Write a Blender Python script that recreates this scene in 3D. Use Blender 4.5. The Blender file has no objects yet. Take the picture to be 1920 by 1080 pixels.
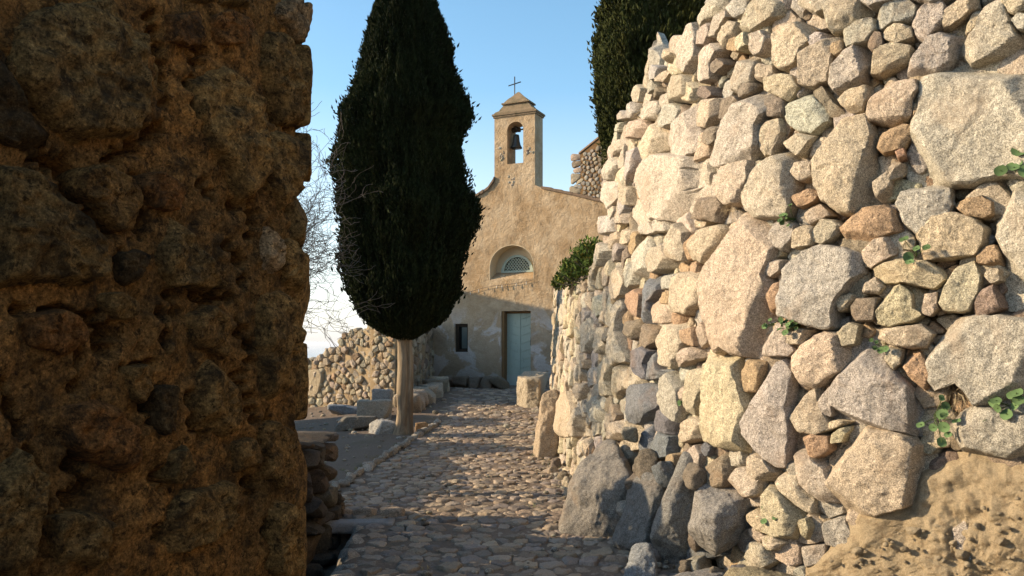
import bpy, math, random
import numpy as np
from mathutils import Vector, Matrix
R = math.radians
S = bpy.context.scene
COL = S.collection
F = 1500.0; CX = 960.0; HY = 642.0; EYE = 1.6     # focal length in px of a 1920 wide frame, horizon row, eye height
rng = np.random.default_rng(7)

def un(px, py, d):
    return np.array([(px-CX)/F*d, d, EYE+(HY-py)/F*d])

# ---------------------------------------------------------------- noise
def _h(ix, iy, iz, s):
    n = (ix.astype(np.int64)*374761393 + iy.astype(np.int64)*668265263 + iz.astype(np.int64)*2147483647 + s*974634777) & 0xffffffff
    n = ((n ^ (n >> 13))*1274126177) & 0xffffffff
    n = ((n ^ (n >> 16))*2246822519) & 0xffffffff
    return ((n ^ (n >> 15)) & 0xffffff)/float(0xffffff)
def vnoise(P, f=1.0, s=0):
    P = np.atleast_2d(P)*f + 1000.37
    i = np.floor(P).astype(np.int64); t = P-i; t = t*t*(3-2*t)
    x, y, z = i.T; tx, ty, tz = t.T
    def c(a, b, d): return _h(x+a, y+b, z+d, s)
    a = (c(0,0,0)*(1-tx)+c(1,0,0)*tx)*(1-ty)+(c(0,1,0)*(1-tx)+c(1,1,0)*tx)*ty
    b = (c(0,0,1)*(1-tx)+c(1,0,1)*tx)*(1-ty)+(c(0,1,1)*(1-tx)+c(1,1,1)*tx)*ty
    return (a*(1-tz)+b*tz)*2-1
def fbm(P, f=1.0, o=4, s=0, g=.5):
    r = 0; a = 1; n = 0
    for k in range(o):
        r = r + a*vnoise(P, f*2.03**k, s+k*17); n += a; a *= g
    return r/n
def ridge(P, f=1.0, o=3, s=0):
    r = 0; a = 1; n = 0
    for k in range(o):
        r = r + a*(1-2*np.abs(vnoise(P, f*2.1**k, s+k*13))); n += a; a *= .5
    return r/n

# ---------------------------------------------------------------- mesh builder
class MB:
    def __init__(s): s.v = []; s.n = 0; s.f = []; s.c = []; s.mi = []
    def add(s, v, faces, col=(1,1,1), mi=0):
        v = np.asarray(v, float).reshape(-1, 3)
        for f in faces:
            f = np.asarray(f, np.int64)
            if len(f): s.f.append(f+s.n); s.mi.append(np.full(len(f), mi))
        s.v.append(v); s.n += len(v)
        c = np.asarray(col, float)
        s.c.append(np.broadcast_to(c, (len(v), 3)) if c.ndim == 1 else c)
        return s
    def build(s, name, mat, parent=None, smooth=True, sharp=None):
        V = np.concatenate(s.v); C = np.concatenate(s.c)
        org = ORG.get(parent.name, np.zeros(3)) if parent is not None else np.zeros(3)
        V = V-org
        me = bpy.data.meshes.new(name)
        lt = np.concatenate([np.full(len(f), f.shape[1]) for f in s.f])
        lv = np.concatenate([f.ravel() for f in s.f])
        ls = np.concatenate([[0], np.cumsum(lt)[:-1]])
        me.vertices.add(len(V)); me.vertices.foreach_set('co', V.ravel())
        me.loops.add(len(lv)); me.loops.foreach_set('vertex_index', lv)
        me.polygons.add(len(lt)); me.polygons.foreach_set('loop_start', ls); me.polygons.foreach_set('loop_total', lt)
        me.polygons.foreach_set('use_smooth', np.full(len(lt), smooth))
        mats = mat if isinstance(mat, (list, tuple)) else [mat]
        for m in mats: me.materials.append(m)
        if len(mats) > 1: me.polygons.foreach_set('material_index', np.concatenate(s.mi))
        a = me.color_attributes.new('tint', 'FLOAT_COLOR', 'POINT')
        a.data.foreach_set('color', np.concatenate([C, np.ones((len(C), 1))], 1).ravel())
        me.update(); me.validate()
        if sharp is not None: me.set_sharp_from_angle(angle=R(sharp))
        o = bpy.data.objects.new(name, me); COL.objects.link(o)
        if parent is not None:
            o.parent = parent; ORG[o.name] = org
        return o
ORG = {}
def thing(name, label, cat, loc, group=None):
    o = bpy.data.objects.new(name, None); COL.objects.link(o); o.empty_display_size = .2
    o.location = loc; o['label'] = label; o['category'] = cat
    if group: o['group'] = group
    ORG[o.name] = np.array(loc, float)
    return o
def tag(o, label, cat=None, group=None, kind=None):
    if label: o['label'] = label
    if cat: o['category'] = cat
    if group: o['group'] = group
    if kind: o['kind'] = kind
    return o
def recenter(o, loc):
    loc = np.asarray(loc, float); me = o.data
    v = np.empty(len(me.vertices)*3); me.vertices.foreach_get('co', v)
    me.vertices.foreach_set('co', (v.reshape(-1, 3)-loc).ravel()); o.location = loc; me.update()
    ORG[o.name] = loc
    return o

def box(mb, c, sz, rot=0, col=(1,1,1), bev=0, nz=0, seed=0, div=None, mi=0):
    """box with worn edges: subdivided faces pushed in near the edges, noise on the surface"""
    c = np.asarray(c, float); sz = np.asarray(sz, float)/2
    n = div or [1, 1, 1]
    V = []; Fq = []; k = 0
    for ax in range(3):
        a, b = [(1,2),(2,0),(0,1)][ax]
        for sg in (-1, 1):
            A = np.linspace(-1, 1, n[a]+1); B = np.linspace(-1, 1, n[b]+1)
            g = np.zeros(((n[a]+1)*(n[b]+1), 3)); aa, bb = np.meshgrid(A, B, indexing='ij')
            g[:, a] = aa.ravel(); g[:, b] = bb.ravel(); g[:, ax] = sg
            idx = np.arange(len(g)).reshape(n[a]+1, n[b]+1)
            q = np.stack([idx[:-1,:-1], idx[1:,:-1], idx[1:,1:], idx[:-1,1:]], -1).reshape(-1, 4)
            if sg < 0: q = q[:, ::-1]
            V.append(g); Fq.append(q+k); k += len(g)
    V = np.concatenate(V); Fq = np.concatenate(Fq)
    key = np.round(V, 5); uq, inv = np.unique(key, axis=0, return_inverse=True); inv = inv.ravel()
    V = uq*sz; Fq = inv[Fq]
    if bev > 0:
        inner = np.clip(V, -(sz-bev), sz-bev); d = V-inner; L = np.linalg.norm(d, axis=1, keepdims=True)
        V = np.where(L > 1e-9, inner+d/np.maximum(L, 1e-9)*np.minimum(L, bev), V)
    if nz > 0:
        m = fbm(V+c*3.1+seed*7.7, 2.2, 4, seed)[:, None]; m2 = fbm(V+c+seed*3.3, 11, 3, seed+5)[:, None]
        V = V*(1+nz*.9*m/np.maximum(sz.mean(), .05)) + V/np.maximum(np.linalg.norm(V, axis=1, keepdims=True), .01)*m2*nz*.5
    cr, sr = math.cos(rot), math.sin(rot)
    V = np.stack([V[:,0]*cr-V[:,1]*sr, V[:,0]*sr+V[:,1]*cr, V[:,2]], 1)+c
    mb.add(V, [Fq], col, mi)
    return mb

def tube(mb, pts, rad, seg=8, col=(1,1,1), cap=True, wob=0, seed=0):
    pts = np.asarray(pts, float); n = len(pts); rad = np.broadcast_to(np.asarray(rad, float), (n,))
    T = np.gradient(pts, axis=0); T /= np.maximum(np.linalg.norm(T, axis=1, keepdims=True), 1e-9)
    up = np.array([0, 0, 1.]) if abs(T[0, 2]) < .9 else np.array([1., 0, 0])
    A = np.cross(T, up); A /= np.maximum(np.linalg.norm(A, axis=1, keepdims=True), 1e-9); B = np.cross(T, A)
    th = np.arange(seg)/seg*2*np.pi
    V = pts[:, None]+rad[:, None, None]*(A[:, None]*np.cos(th)[None, :, None]+B[:, None]*np.sin(th)[None, :, None])
    if wob: 
        ctr = np.repeat(pts[:, None], seg, 1); w = 1+wob*fbm(V.reshape(-1, 3)*[1,1,.35], 6, 3, seed).reshape(n, seg, 1)
        V = ctr+(V-ctr)*w
    idx = np.arange(n*seg).reshape(n, seg)
    q = np.stack([idx[:-1], np.roll(idx, -1, 1)[:-1], np.roll(idx, -1, 1)[1:], idx[1:]], -1).reshape(-1, 4)
    fs = [q[:, ::-1]]
    if cap and seg == 4: fs.append(np.array([idx[0], idx[-1][::-1]]))
    elif cap: fs.append(np.array([[idx[-1][0], idx[-1][k+1], idx[-1][k]] for k in range(1, seg-1)]))
    return mb.add(V.reshape(-1, 3), fs, col)

def rock(mb, c, sz, seed, nplanes=14, sub=4, col=(1,1,1), rough=.03, rot=None, flat=None, crack=0, sharp=14):
    """boulder: unit ball cut by random planes, scaled, roughened"""
    V, Fc = ico(sub); r_ = np.random.default_rng(seed)
    N = r_.normal(size=(nplanes, 3)); N /= np.linalg.norm(N, axis=1, keepdims=True)
    D = r_.uniform(.62, .95, nplanes)
    ax = np.concatenate([np.eye(3), -np.eye(3)]); N = np.concatenate([N, ax]); D = np.concatenate([D, np.full(6, flat or .9)])
    q = np.maximum(V@N.T, 1e-3)/D; rad = 1/np.power((q**sharp).sum(1), 1/sharp)
    P = V*rad[:, None]
    P = P*np.asarray(sz)/2
    L = np.mean(sz)
    nn = P/np.maximum(np.linalg.norm(P, axis=1, keepdims=True), 1e-9)
    w = P+seed*1.37
    P = P+nn*(rough*L*(fbm(w, 2.2/L, 3, seed)*1.2+fbm(w, 9/L, 3, seed+3)*.45+ridge(w, 5/L, 3, seed+4)*.35)+.006*min(1, L*3)*fbm(w, 28, 3, seed+6, .7))[:, None]
    if crack: P = P-nn*(crack*L*np.clip(1-np.abs(vnoise(w*[1,1,.25], 2.0/L, seed+9))*9, 0, 1))[:, None]
    if rot is not None: P = P@np.array(Matrix.Rotation(rot[2], 3, 'Z')@Matrix.Rotation(rot[1], 3, 'Y')@Matrix.Rotation(rot[0], 3, 'X')).T
    return mb.add(P+np.asarray(c), [Fc], col)
_ico = {}
def ico(sub):
    if sub not in _ico:
        import bmesh
        bm = bmesh.new(); bmesh.ops.create_icosphere(bm, subdivisions=sub, radius=1)
        V = np.array([v.co[:] for v in bm.verts]); Fc = np.array([[v.index for v in f.verts] for f in bm.faces]); bm.free()
        V /= np.linalg.norm(V, axis=1, keepdims=True); _ico[sub] = (V, Fc)
    return _ico[sub]

# ---------------------------------------------------------------- stones laid in a wall
def inside(poly, p):
    x, y = p; r = False; n = len(poly); j = n-1
    for i in range(n):
        if (poly[i][1] > y) != (poly[j][1] > y) and x < (poly[j][0]-poly[i][0])*(y-poly[i][1])/(poly[j][1]-poly[i][1])+poly[i][0]: r = not r
        j = i
    return r
def radii(poly, c, th):
    P = np.asarray(poly)-c; Q = np.roll(P, -1, 0); D = Q-P
    dx, dy = np.cos(th), np.sin(th)
    R_ = np.zeros(len(th))
    for k in range(len(P)):
        den = dx*D[k,1]-dy*D[k,0]; den = np.where(np.abs(den) < 1e-12, 1e-12, den)
        t = (P[k,0]*D[k,1]-P[k,1]*D[k,0])/den; s = (P[k,0]*dy-P[k,1]*dx)/den
        R_ = np.where((s >= -1e-6) & (s <= 1+1e-6) & (t > 0), np.maximum(R_, t), R_)
    return R_
def stone(poly, fmap, H, seed, res=.02, back=.16, facet=.35, rough=1.0, base=0., roundk=1.0, bevel=.3, nf=3, edge_noise=.05, wb_=None):
    """stone whose face outline is poly in wall (u,v) metres, returned as verts, faces"""
    r_ = np.random.default_rng(seed); poly = np.asarray(poly, float)
    a = poly; b = np.roll(poly, -1, 0); cr = a[:,0]*b[:,1]-b[:,0]*a[:,1]; A = cr.sum()/2
    c = ((a+b)*cr[:, None]).sum(0)/(6*A) if abs(A) > 1e-9 else poly.mean(0)
    size = math.sqrt(abs(A)); per = np.linalg.norm(b-a, axis=1).sum()
    M = int(np.clip(per/res, 12, 150)); th = np.arange(M)/M*2*np.pi
    Rr = radii(poly, c, th); Rr = np.where(Rr <= 0, size*.5, Rr)
    k = max(1, int(round(M*.011*roundk)))
    for _ in range(0 if roundk == 0 else 1): 
        ker = sum(np.roll(Rr, i) for i in range(-k, k+1))/(2*k+1); Rr = ker
    cc = np.stack([np.cos(th), np.sin(th), np.zeros(M)], 1)
    Rr = Rr*(1+edge_noise*fbm(cc*1.0+seed*.71, 3.5, 3, seed))
    K = int(np.clip(size*.5/res, 4, 34))
    rr = np.concatenate([np.linspace(0, .8, K)[1:], [.87, .92, .96, .99, 1.0]])
    u = c[0]+np.outer(rr, Rr*np.cos(th)); v = c[1]+np.outer(rr, Rr*np.sin(th))
    u = np.concatenate([[c[0]], u.ravel()]); v = np.concatenate([[c[1]], v.ravel()])
    p = np.stack([u-c[0], v-c[1]], 1)
    hs = []
    for i in range(nf):
        ang = r_.uniform(0, 2*np.pi); g = r_.uniform(.25, 1)*facet
        hs.append(H*r_.uniform(.85, 1.25)+(p@np.array([math.cos(ang), math.sin(ang)]))*g+(0 if i == 0 else size*.08*g))
    nc = r_.integers(4, 8); a0 = r_.uniform(0, 6.28)
    for i in range(nc if facet > .1 else 0):          # chipped chamfers round the face
        ang = a0+i*2*np.pi/nc+r_.uniform(-.35, .35); rd = Rr[int(ang/(2*np.pi)*M) % M]
        hs.append(H+r_.choice([.35, .8, 1.5, 2.4])*r_.uniform(.8, 1.2)*(rd*r_.uniform(.5, .97)-p@np.array([math.cos(ang), math.sin(ang)])))
    hs = np.array(hs); hs = np.maximum(hs, -.06); sh = 1/(.006*size+.001); mn = hs.min(0); h = mn-np.log(np.exp(-np.clip((hs-mn)*sh, 0, 40)).sum(0))/sh
    rq = np.concatenate([[0], np.repeat(rr, M)]); Rq = np.concatenate([[Rr.mean()], np.tile(Rr, len(rr))])
    dist = (1-rq)*Rq; wb = wb_ or np.clip(bevel*size*.2, .006, .04)
    e = 1-(1-np.clip(dist/wb, 0, 1))**2.6
    w3 = np.stack([u, v, np.full(len(u), seed*1.7)], 1)
    nz = (fbm(w3, 2.4/size, 3, seed)*.06*size+ridge(w3*[1, 1.5, 1], 5/size, 3, seed+1)*.013*size**.5+fbm(w3, 24, 3, seed+2, .7)*.009)*rough
    depth0 = -.06
    h = depth0+(h+nz-depth0)*e + (1-e)*nz*.4 + base
    # side wall going back
    uo = u[-M:]; vo = v[-M:]; ho = h[-M:]
    sx = (uo-c[0])*.93+c[0]; sy = (vo-c[1])*.93+c[1]
    u = np.concatenate([u, sx]); v = np.concatenate([v, sy]); h = np.concatenate([h, np.full(M, base-back)])
    rows = len(rr)+1; idx = 1+np.arange(rows*M).reshape(rows, M); nx = np.roll(idx, -1, 1)
    q = np.stack([idx[:-1], idx[1:], nx[1:], nx[:-1]], -1).reshape(-1, 4)
    t = np.stack([np.zeros(M, int), idx[0], nx[0]], -1)
    return fmap(u, v, h), [q, t], c, size

def cells(seeds, box_, nn=22):
    """voronoi cell polygons"""
    seeds = np.asarray(seeds); out = []
    for i, s in enumerate(seeds):
        d = np.linalg.norm(seeds-s, axis=1); o = np.argsort(d)[1:nn]
        L = max(d[o[min(len(o)-1, 8)]]*1.2, .02)
        P = [(s[0]-L, s[1]-L), (s[0]+L, s[1]-L), (s[0]+L, s[1]+L), (s[0]-L, s[1]+L)]
        for j in o:
            m = (s+seeds[j])/2; n = seeds[j]-s
            Q = []; K = len(P)
            for a in range(K):
                p, q = P[a], P[(a+1)%K]
                da = (p[0]-m[0])*n[0]+(p[1]-m[1])*n[1]; db = (q[0]-m[0])*n[0]+(q[1]-m[1])*n[1]
                if da <= 0: Q.append(p)
                if (da < 0 < db) or (db < 0 < da):
                    t = da/(da-db); Q.append((p[0]+(q[0]-p[0])*t, p[1]+(q[1]-p[1])*t))
            P = Q
            if len(P) < 3: break
        if len(P) >= 3: out.append((i, np.array(P)))
    return out
def scatter(u0, u1, v0, v1, rfun, seed, tries=14, asp=1.0, gr=(.65, 1.25)):
    """variable density dart throwing on a jittered grid, asp = width over height"""
    r_ = np.random.default_rng(seed); pts = []; rad = []
    cell = {}; g = .6
    n = int((u1-u0)*(v1-v0)/(.06**2)*tries*.12)
    U = r_.uniform(u0, u1, n); V = r_.uniform(v0, v1, n)
    G = r_.uniform(*gr, n)
    for a, b, q in zip(U, V, G):
        r = rfun(a, b)*q
        ci, cj = int(a/g), int(b/g); ok = True
        for i in range(ci-1, ci+2):
            for j in range(cj-1, cj+2):
                for (x, y, rr) in cell.get((i, j), ()):
                    if ((x-a)/asp)**2+(y-b)**2 < ((r+rr)*.5)**2: ok = False; break
                if not ok: break
            if not ok: break
        if ok: cell.setdefault((ci, cj), []).append((a, b, r)); pts.append((a, b))
    return np.array(pts)
def shrink(P, gap):
    c = P.mean(0); d = P-c; L = np.linalg.norm(d, axis=1, keepdims=True)
    return c+d*np.maximum(L-gap, L*.4)/np.maximum(L, 1e-6)

def terr_z(x, y): return float(ground_z(np.array([x]), np.array([y]))[0])
# ---------------------------------------------------------------- materials
KALB = .72
def mat(name, build, rough=.85, spec=.25):
    m = bpy.data.materials.new(name); m.use_nodes = True; nt = m.node_tree
    b = nt.nodes['Principled BSDF']; b.inputs['Roughness'].default_value = rough
    b.inputs['Specular IOR Level'].default_value = spec
    class N: pass
    n = N(); n.nt = nt; n.b = b
    tc = nt.nodes.new('ShaderNodeTexCoord').outputs['Object']
    def node(t, **k):
        q = nt.nodes.new(t)
        for a, v in k.items():
            if hasattr(q, a): setattr(q, a, v)
            else: q.inputs[a.replace('_', ' ')].default_value = v
        return q
    def link(a, b_): nt.links.new(a, b_)
    def noise(scale, detail=6, rough_=.6, dist=0, vec=None, sc=None):
        v = vec or tc
        if sc: 
            mp = nt.nodes.new('ShaderNodeMapping'); mp.inputs['Scale'].default_value = sc; link(v, mp.inputs['Vector']); v = mp.outputs[0]
        q = nt.nodes.new('ShaderNodeTexNoise'); q.inputs['Scale'].default_value = scale; q.inputs['Detail'].default_value = detail
        q.inputs['Roughness'].default_value = rough_; q.inputs['Distortion'].default_value = dist
        link(v, q.inputs['Vector']); return q.outputs['Fac']
    def ramp(fac, stops, interp='LINEAR'):
        q = nt.nodes.new('ShaderNodeValToRGB'); q.color_ramp.interpolation = interp
        e = q.color_ramp.elements
        while len(e) < len(stops): e.new(.5)
        for k, (p, c) in enumerate(stops):
            e[k].position = p; e[k].color = (*c, 1) if not isinstance(c, (int, float)) else (c, c, c, 1)
        link(fac, q.inputs[0]); return q.outputs[0]
    def mix(a, b_, fac, mode='MIX'):
        q = nt.nodes.new('ShaderNodeMix'); q.data_type = 'RGBA'; q.blend_type = mode
        for s_, v in ((0, fac), (6, a), (7, b_)):
            if isinstance(v, (int, float)): q.inputs[s_].default_value = v if s_ == 0 else (v, v, v, 1)
            elif isinstance(v, tuple): q.inputs[s_].default_value = (*v, 1)
            else: link(v, q.inputs[s_])
        return q.outputs[2]
    def bump(h, strength, dist, prev=None):
        q = nt.nodes.new('ShaderNodeBump'); q.inputs['Strength'].default_value = strength; q.inputs['Distance'].default_value = dist
        link(h, q.inputs['Height'])
        if prev: link(prev, q.inputs['Normal'])
        return q.outputs[0]
    def tint():
        q = nt.nodes.new('ShaderNodeAttribute'); q.attribute_name = 'tint'; return q.outputs['Color']
    def vor(scale, feat='F1', sc=None, rnd=1):
        q = nt.nodes.new('ShaderNodeTexVoronoi'); q.feature = feat; q.inputs['Scale'].default_value = scale; q.inputs['Randomness'].default_value = rnd
        v = tc
        if sc:
            mp = nt.nodes.new('ShaderNodeMapping'); mp.inputs['Scale'].default_value = sc; link(v, mp.inputs['Vector']); v = mp.outputs[0]
        link(v, q.inputs['Vector']); return q.outputs['Distance']
    n.tc = tc; n.node = node; n.link = link; n.noise = noise; n.ramp = ramp; n.mix = mix; n.bump = bump; n.tint = tint; n.vor = vor
    def out(col, nor=None):
        if isinstance(col, tuple): b.inputs['Base Color'].default_value = (*col, 1)
        else: link(mix(col, KALB, 1.0, 'MULTIPLY'), b.inputs['Base Color'])
        if nor: link(nor, b.inputs['Normal'])
    n.out = out
    build(n); return m

def m_granite(n):
    t = n.tint()
    sp = n.ramp(n.noise(150, 3, .75), [(.36, .2), (.46, .9), (.54, 1.15), (.63, 1.9)])
    sp2 = n.ramp(n.noise(42, 5, .7), [(.3, .55), (.5, 1.0), (.7, 1.4)])
    c = n.mix(t, sp, .8, 'MULTIPLY'); c = n.mix(c, sp2, .8, 'MULTIPLY')
    c = n.mix(c, n.mix(t, (.42, .24, .11), .55), n.ramp(n.noise(3.1, 5, .62, .6), [(.52, 0.), (.70, .5)]))   # iron stains
    c = n.mix(c, (.17, .16, .13), n.ramp(n.noise(5.3, 8, .7, .3), [(.55, 0.), (.72, .5)]))                    # weathering
    b1 = n.bump(n.noise(9, 8, .68), .8, .03)
    b2 = n.bump(n.noise(32, 7, .75, .5), .9, .014, b1)
    b3 = n.bump(n.noise(110, 4, .8), .8, .005, b2)
    n.out(c, b3)
M_GRAN = mat('granite', m_granite)
def m_pier(n):
    t = n.tint()
    sp = n.ramp(n.noise(110, 4, .8), [(.34, .2), (.47, .85), (.55, 1.15), (.68, 2.2)])
    c = n.mix(t, sp, .85, 'MULTIPLY')
    c = n.mix(c, n.ramp(n.noise(26, 6, .72), [(.33, .35), (.5, 1.0), (.67, 1.6)]), .9, 'MULTIPLY')
    c = n.mix(c, (.035, .028, .018), n.ramp(n.noise(8, 10, .8, .4), [(.49, 0.), (.62, .85)])); c = n.mix(c, (.02, .014, .008), n.ramp(n.noise(34, 6, .8, .3), [(.53, 0.), (.60, .8)]))     # dark lichen
    b1 = n.bump(n.noise(14, 8, .7), .9, .02); b2 = n.bump(n.noise(75, 6, .8), .9, .008, b1)
    n.out(c, b2)
M_PIER = mat('old_masonry', m_pier, .95, .1)
def m_earth(n):
    c = n.mix((.58, .46, .30), (.68, .57, .40), n.noise(6, 8, .7))
    c = n.mix(c, (.30, .2, .11), n.ramp(n.noise(15, 8, .75), [(.5, 0.), (.7, .7)]))
    c = n.mix(c, n.tint(), 1.0, 'MULTIPLY')
    c = n.mix(c, n.ramp(n.noise(130, 3, .7), [(.3, .6), (.5, 1.), (.7, 1.3)]), .7, 'MULTIPLY')
    b = n.bump(n.noise(16, 9, .8, .4), 1., .05); b = n.bump(n.noise(70, 6, .8), .9, .012, b)
    n.out(c, b)
M_EARTH = mat('earth_mortar', m_earth, .95, .1)
def m_gap(n):
    n.out(n.mix((.10, .07, .04), (.18, .13, .08), n.noise(20, 6, .7)), n.bump(n.noise(35, 6, .7), .9, .02))
def m_dirt(n):
    n.out(n.mix((.30, .22, .13), (.42, .32, .2), n.noise(9, 8, .75)), n.bump(n.noise(30, 7, .75), 1., .02))
M_DIRT = mat('earth_fill', m_dirt, 1, 0)
M_GAP = mat('earth_core', m_gap, 1, 0)
def m_ground(n):
    c = n.mix((.19, .145, .11), (.28, .22, .17), n.noise(1.6, 8, .65, .3))
    c = n.mix(c, n.ramp(n.noise(60, 6, .75), [(.3, .55), (.5, 1.), (.72, 1.45)]), .8, 'MULTIPLY')
    c = n.mix(c, (.07, .085, .03), n.ramp(n.noise(.8, 6, .7), [(.56, 0.), (.7, .45)]))
    b = n.bump(n.noise(5, 8, .7), .6, .05); b = n.bump(n.noise(45, 6, .75), .8, .012, b); b = n.bump(n.vor(28), .4, .01, b)
    n.out(c, b)
M_GROUND = mat('packed_gravel', m_ground, .95, .1)
def m_cob(n):
    t = n.tint()
    c = n.mix(t, n.ramp(n.noise(90, 4, .75), [(.3, .6), (.5, 1.), (.7, 1.35)]), .8, 'MULTIPLY')
    c = n.mix(c, (.25, .19, .13), n.ramp(n.noise(4, 7, .7), [(.5, 0.), (.7, .6)]))
    b = n.bump(n.noise(28, 6, .7), .8, .015); b = n.bump(n.noise(110, 4, .75), .5, .004, b)
    n.out(c, b)
M_COB = mat('paving_stone', m_cob, .75, .35)
def m_plaster(n):
    c = n.mix((.50, .345, .195), (.70, .54, .36), n.ramp(n.noise(1.5, 9, .72, .2), [(.38, 0.), (.62, 1.)]))
    c = n.mix(c, (.34, .235, .135), n.ramp(n.noise(.9, 9, .76, .35), [(.5, 0.), (.62, .85)]))        # grey brown weathered patches
    c = n.mix(c, (.62, .48, .32), n.ramp(n.noise(3.3, 9, .72), [(.57, 0.), (.72, .7)]))
    # pale bald patches and grime low down on the wall
    sx = n.nt.nodes.new('ShaderNodeSeparateXYZ'); n.link(n.tc, sx.inputs[0])
    low = n.ramp(sx.outputs[2], [(0., 1.), (1., 1.)])
    mr = n.nt.nodes.new('ShaderNodeMapRange'); n.link(sx.outputs[2], mr.inputs[0])
    mr.inputs[1].default_value = 2.3; mr.inputs[2].default_value = 1.5; 
    pm = n.ramp(n.noise(1.25, 6, .6, .6), [(.50, 0.), (.55, .9)])
    f = n.mix(pm, mr.outputs[0], 1.0, 'MULTIPLY')
    greyer = n.mix(c, (.50, .39, .29), n.mix(mr.outputs[0], .45, 1.0, 'MULTIPLY'))
    c = n.mix(greyer, (.74, .66, .60), f)
    mg = n.nt.nodes.new('ShaderNodeMapRange'); n.link(sx.outputs[2], mg.inputs[0]); mg.inputs[1].default_value = .9; mg.inputs[2].default_value = 0.
    c = n.mix(c, (.22, .15, .085), n.mix(mg.outputs[0], n.noise(2.5, 5, .6), 1.0, 'MULTIPLY'))
    c = n.mix(c, n.ramp(n.noise(45, 5, .7), [(.3, .8), (.5, 1.), (.7, 1.18)]), .8, 'MULTIPLY')
    b = n.bump(n.noise(2.6, 9, .7), .9, .10); b = n.bump(n.noise(20, 7, .75), .9, .02, b)
    n.out(c, b)
M_PLAST = mat('lime_plaster', m_plaster, .95, .1)
def m_plain(col, var=.3, sc=12, bs=.4, bd=.01, sc2=60):
    def f(n):
        c = n.mix(tuple(x*(1-var) for x in col), tuple(min(1, x*(1+var)) for x in col), n.noise(sc, 7, .65))
        n.out(c, n.bump(n.noise(sc2, 5, .7), bs, bd))
    return f
M_NICHE_LIT = mat('lit_niche_plaster', m_plain((.80, .66, .45), .12, 3, .5, .02, 20), .95, .1)  # pale niche plaster, bright look of the lit reveal put into the colour
M_DOOR = mat('painted_wood', lambda n: n.out(
    n.mix(n.mix((.42, .50, .42), (.50, .58, .49), n.noise(5, 6, .6, sc=(1, 1, .25))), (.22, .26, .24), n.ramp(n.noise(16, 7, .7, sc=(1, 1, .3)), [(.55, 0.), (.7, .6)])),
    n.bump(n.noise(30, 5, .6, sc=(1, 1, .15)), .4, .004)), .6, .3)
M_PANEL = mat('painted_kickboard', m_plain((.50, .54, .48), .1, 6, .2, .004), .6, .3)
M_JAMB = mat('brown_wood', m_plain((.25, .14, .06), .35, 9), .8, .2)
M_DARKW = mat('dark_wood', m_plain((.05, .035, .022), .35, 9), .8, .2)
M_IRON = mat('iron', m_plain((.035, .036, .04), .3, 20, .3, .003), .55, .5)
M_BRONZE = mat('bronze', m_plain((.035, .04, .035), .4, 10, .3, .003), .45, .5)
M_TILE = mat('roof_tile', m_plain((.27, .19, .13), .4, 7, .7, .02, 30), .9, .1)
M_LICH = mat('weathered_plaster', lambda n: n.out(n.mix(n.mix((.40, .29, .18), (.27, .2, .13), n.noise(4, 8, .7)), (.17, .15, .09), n.ramp(n.noise(7, 8, .75), [(.48, 0.), (.66, .8)])), n.bump(n.noise(18, 7, .7), .9, .03)), .95, .1)
M_PANE = mat('pane', m_plain((.12, .155, .14), .15, 5, .1, .001), .25, .5)
M_HOLE = mat('dark_interior', m_plain((.02, .02, .018), .2, 5), 1, 0)
def m_bark(n):
    c = n.mix((.50, .39, .26), (.20, .145, .095), n.ramp(n.noise(9, 8, .7, .5, sc=(1, 1, .12)), [(.35, 0.), (.62, 1.)]))
    b = n.bump(n.noise(14, 8, .7, .4, sc=(1, 1, .1)), 1., .03); n.out(c, b)
M_BARK = mat('cypress_bark', m_bark, .9, .1)
M_TWIG = mat('bare_bark', m_plain((.12, .10, .085), .3, 20), .85, .2)
def m_leaf(n):
    c = n.mix(n.tint(), n.ramp(n.noise(1.2, 5, .7), [(.35, .65), (.65, 1.35)]), .9, 'MULTIPLY')
    n.out(c); n.b.inputs['Transmission Weight'].default_value = 0
M_LEAF = mat('foliage', m_leaf, .8, .03)
M_STRAW = mat('dry_grass', m_plain((.5, .4, .25), .3, 20), .9, .1)
M_BULB = mat('bulb_glass', m_plain((.6, .6, .55), .1, 20), .3, .5)
def m_sea(n):
    n.out((.10, .16, .2), n.bump(n.noise(.02, 6, .6), .15, 2.))
M_SEA = mat('sea_water', m_sea, .25, .5)
# ================================================================= the dry stone wall on the right
def catmull(P, n=40):
    P = np.asarray(P, float); P = np.vstack([2*P[0]-P[1], P, 2*P[-1]-P[-2]]); out = []
    for i in range(1, len(P)-2):
        t = np.linspace(0, 1, n, endpoint=False)[:, None]
        a, b, c, d = P[i-1:i+3]
        out.append(.5*((2*b)+(-a+c)*t+(2*a-5*b+4*c-d)*t**2+(-a+3*b-3*c+d)*t**3))
    out.append(P[-2:-1]); return np.vstack(out)
WC = catmull([(.84,16.8),(.72,14),(.66,11.5),(.72,9.5),(.90,8),(1.06,7),(1.26,6),(1.55,5.3),(2.05,4.7),(2.65,4.2),(3.1,3.3),(3.3,2),(3.35,0),(3.35,-4)])
WS = np.concatenate([[0], np.cumsum(np.linalg.norm(np.diff(WC, axis=0), axis=1))])
WT = np.gradient(WC, WS, axis=0); WT /= np.linalg.norm(WT, axis=1, keepdims=True)
WN = np.stack([WT[:, 1], -WT[:, 0]], 1)
BAT = .05
def wmap(u, v, h):
    u = np.asarray(u, float); x = np.interp(u, WS, WC[:, 0]); y = np.interp(u, WS, WC[:, 1])
    nx = np.interp(u, WS, WN[:, 0]); ny = np.interp(u, WS, WN[:, 1]); k = h-BAT*v
    return np.stack([x+nx*k, y+ny*k, v], 1)
_m = WC[:, 1] > .5
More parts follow.
